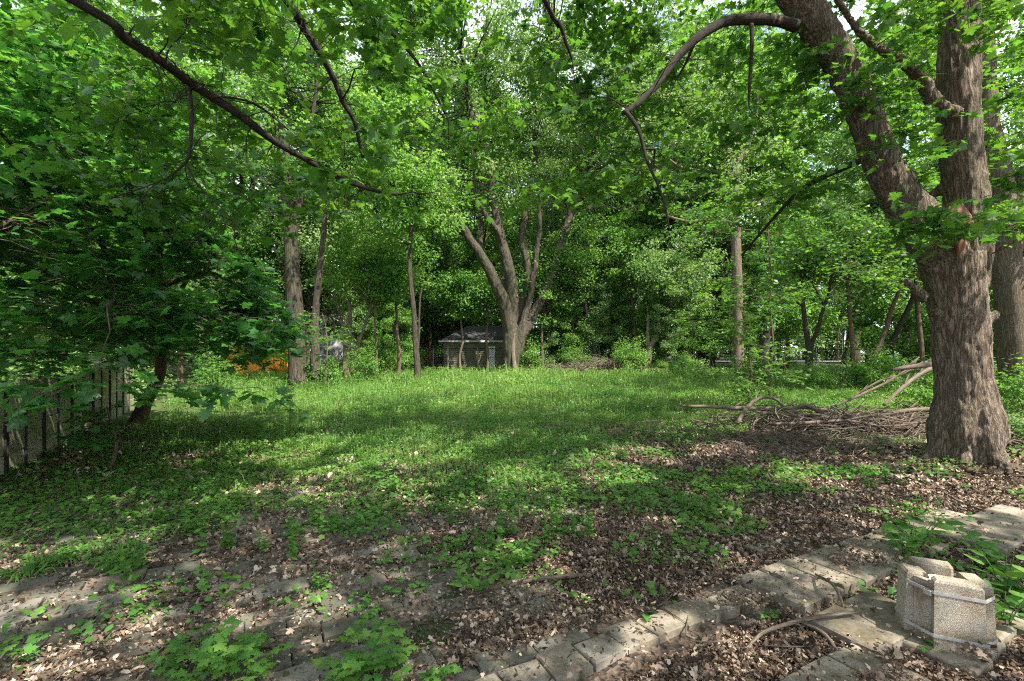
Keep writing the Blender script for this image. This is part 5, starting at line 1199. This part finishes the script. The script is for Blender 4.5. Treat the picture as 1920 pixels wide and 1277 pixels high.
# brush heap at right
def heap(name, label, c, r, h, n, L0, L1, rad, pieces=0):
    mb = MB(); x = rng.normal(0, .5, n) * r[0] + c[0]; y = rng.normal(0, .45, n) * r[1] + c[1]
    q = np.exp(-(((x - c[0]) / r[0]) ** 2 + ((y - c[1]) / r[1]) ** 2) * 1.2); z = gz(x, y) + .02 + h * q * rng.random(n) ** .7
    a = rng.normal(0, 1.0, n) + np.where(rng.random(n) < .25, 1.4, 0) + .1; L_ = rng.uniform(L0, L1, n); el = rng.normal(0, .22, n)
    d = np.stack([np.cos(a) * np.cos(el), np.sin(a) * np.cos(el), np.sin(el)], -1); b = np.stack([x, y, z], -1)
    t = np.linspace(-.5, .5, 7)[None, :, None]; bend = rng.normal(0, .20, (n, 1, 3)) * L_[:, None, None]
    P = b[:, None] + d[:, None] * L_[:, None, None] * t + bend * (.25 - t ** 2) * 2 + rng.normal(0, .012, (n, 7, 3)) * L_[:, None, None]
    P[..., 2] = np.maximum(P[..., 2], gz(P[..., 0], P[..., 1]) + .01)
    R = rad * rng.uniform(.3, 1.5, n)[:, None] * np.linspace(1.1, .4, 7)[None]
    tubes(mb, P, R, 5, rng.random(n), lump=.1)
    o = mb.build(name, M['stick'], loc=(c[0], c[1], gzs(*c)), smooth=True); return tag(o, label, 'brush heap', kind='stuff')
heap('brush_heap', 'tangled heap of dead sticks left of the big maple', (6.1, 8.6), (2.7, 1.1), .26, 800, .3, 1.6, .009)
heap('brush_litter', 'fine dead twigs scattered in front of the brush heap', (4.8, 7.5), (2.6, 1.1), .08, 1500, .12, .55, .0045)
heap('brush_heap', 'low brown heap of cut brush at the back edge of the lawn', (4.4, 25.2), (2.8, 1.0), .55, 800, .5, 1.9, .014)
heap('brush_heap', 'dead sticks and twigs on the ground right of the big maple', (8.6, 7.4), (1.4, 1.4), .25, 300, .4, 1.4, .009)
def hs(label, pts, D, matn='stick'):
    P, R = traced(pts, D); Pc, Rc = curve(P, 4 * len(P) + 6, R, .05, len(label)); mb = MB(); tubes(mb, Pc, Rc, 9, lump=.12)
    for k in (len(Pc) // 3, len(Pc) * 2 // 3):
        d = unit(Pc[k + 1] - Pc[k]); e = Pc[k] + d * .22 + np.array([0, 0, .14]); tubes(mb, np.array([Pc[k], (Pc[k] + e) / 2, e]), np.array([.55, .4, .15]) * Rc[k], 5)
    tag(mb.build('fallen_branch', M[matn], loc=tuple(Pc[0]), smooth=True), label, 'branch')
hs('long horizontal branch sticking out left of the brush heap', [(1275, 761, 4), (1330, 761, 7), (1390, 764, 9), (1450, 766, 9), (1505, 763, 8), (1560, 772, 8)], 9.0)
hs('arched branch looping above the left end of the brush heap', [(1385, 792, 8, 8.6), (1400, 765, 8, 8.8), (1418, 748, 7, 9), (1440, 743, 6, 9), (1462, 752, 6, 9), (1476, 775, 5, 9)], 9)
hs('bent branch over the middle of the brush heap', [(1480, 772, 7), (1505, 758, 8), (1530, 768, 9), (1555, 785, 8), (1590, 800, 7)], 8.7)
hs('thick grey log leaning on the brush heap by the big maple', [(1655, 760, 6, 8.6), (1690, 727, 9, 8.8), (1720, 705, 10, 9), (1760, 685, 11, 9.2)], 9)
hs('splintered pale log resting high against the big maple', [(1672, 694, 6, 8.0), (1700, 689, 12, 8.0), (1735, 684, 13, 8.0), (1775, 674, 13, 8.0)], 8)
hs('slender branch rising from the heap towards the big maple', [(1530, 775, 5), (1590, 750, 6), (1650, 724, 6), (1690, 700, 5), (1730, 680, 3)], 9.2)
hs('pale curved branch reaching up behind the slender one', [(1600, 745, 4), (1650, 715, 5), (1690, 703, 5), (1712, 690, 4), (1716, 676, 3)], 9.5)
hs('long low branch lying on the front of the heap', [(1450, 795, 6), (1520, 792, 8), (1590, 790, 8), (1660, 800, 7), (1720, 792, 6)], 8.0)
hs('thick pale branch along the foot of the big maple heap', [(1580, 783, 8), (1640, 776, 10), (1700, 770, 11), (1760, 768, 10)], 8.4)
hs('thin dead branch stuck out right of the big maple', [(1850, 480, 4, 6.2), (1880, 468, 4, 6.0), (1930, 440, 3, 5.8)], 6)
hs('curved pale stick at the foot of the slim tree by the shed', [(892, 700, 3, 24), (900, 708, 4, 24), (915, 712, 4, 24), (925, 711, 3, 24)], 24)

print('objects', len(bpy.data.objects), 'tris', sum(len(m.polygons) for m in bpy.data.meshes))
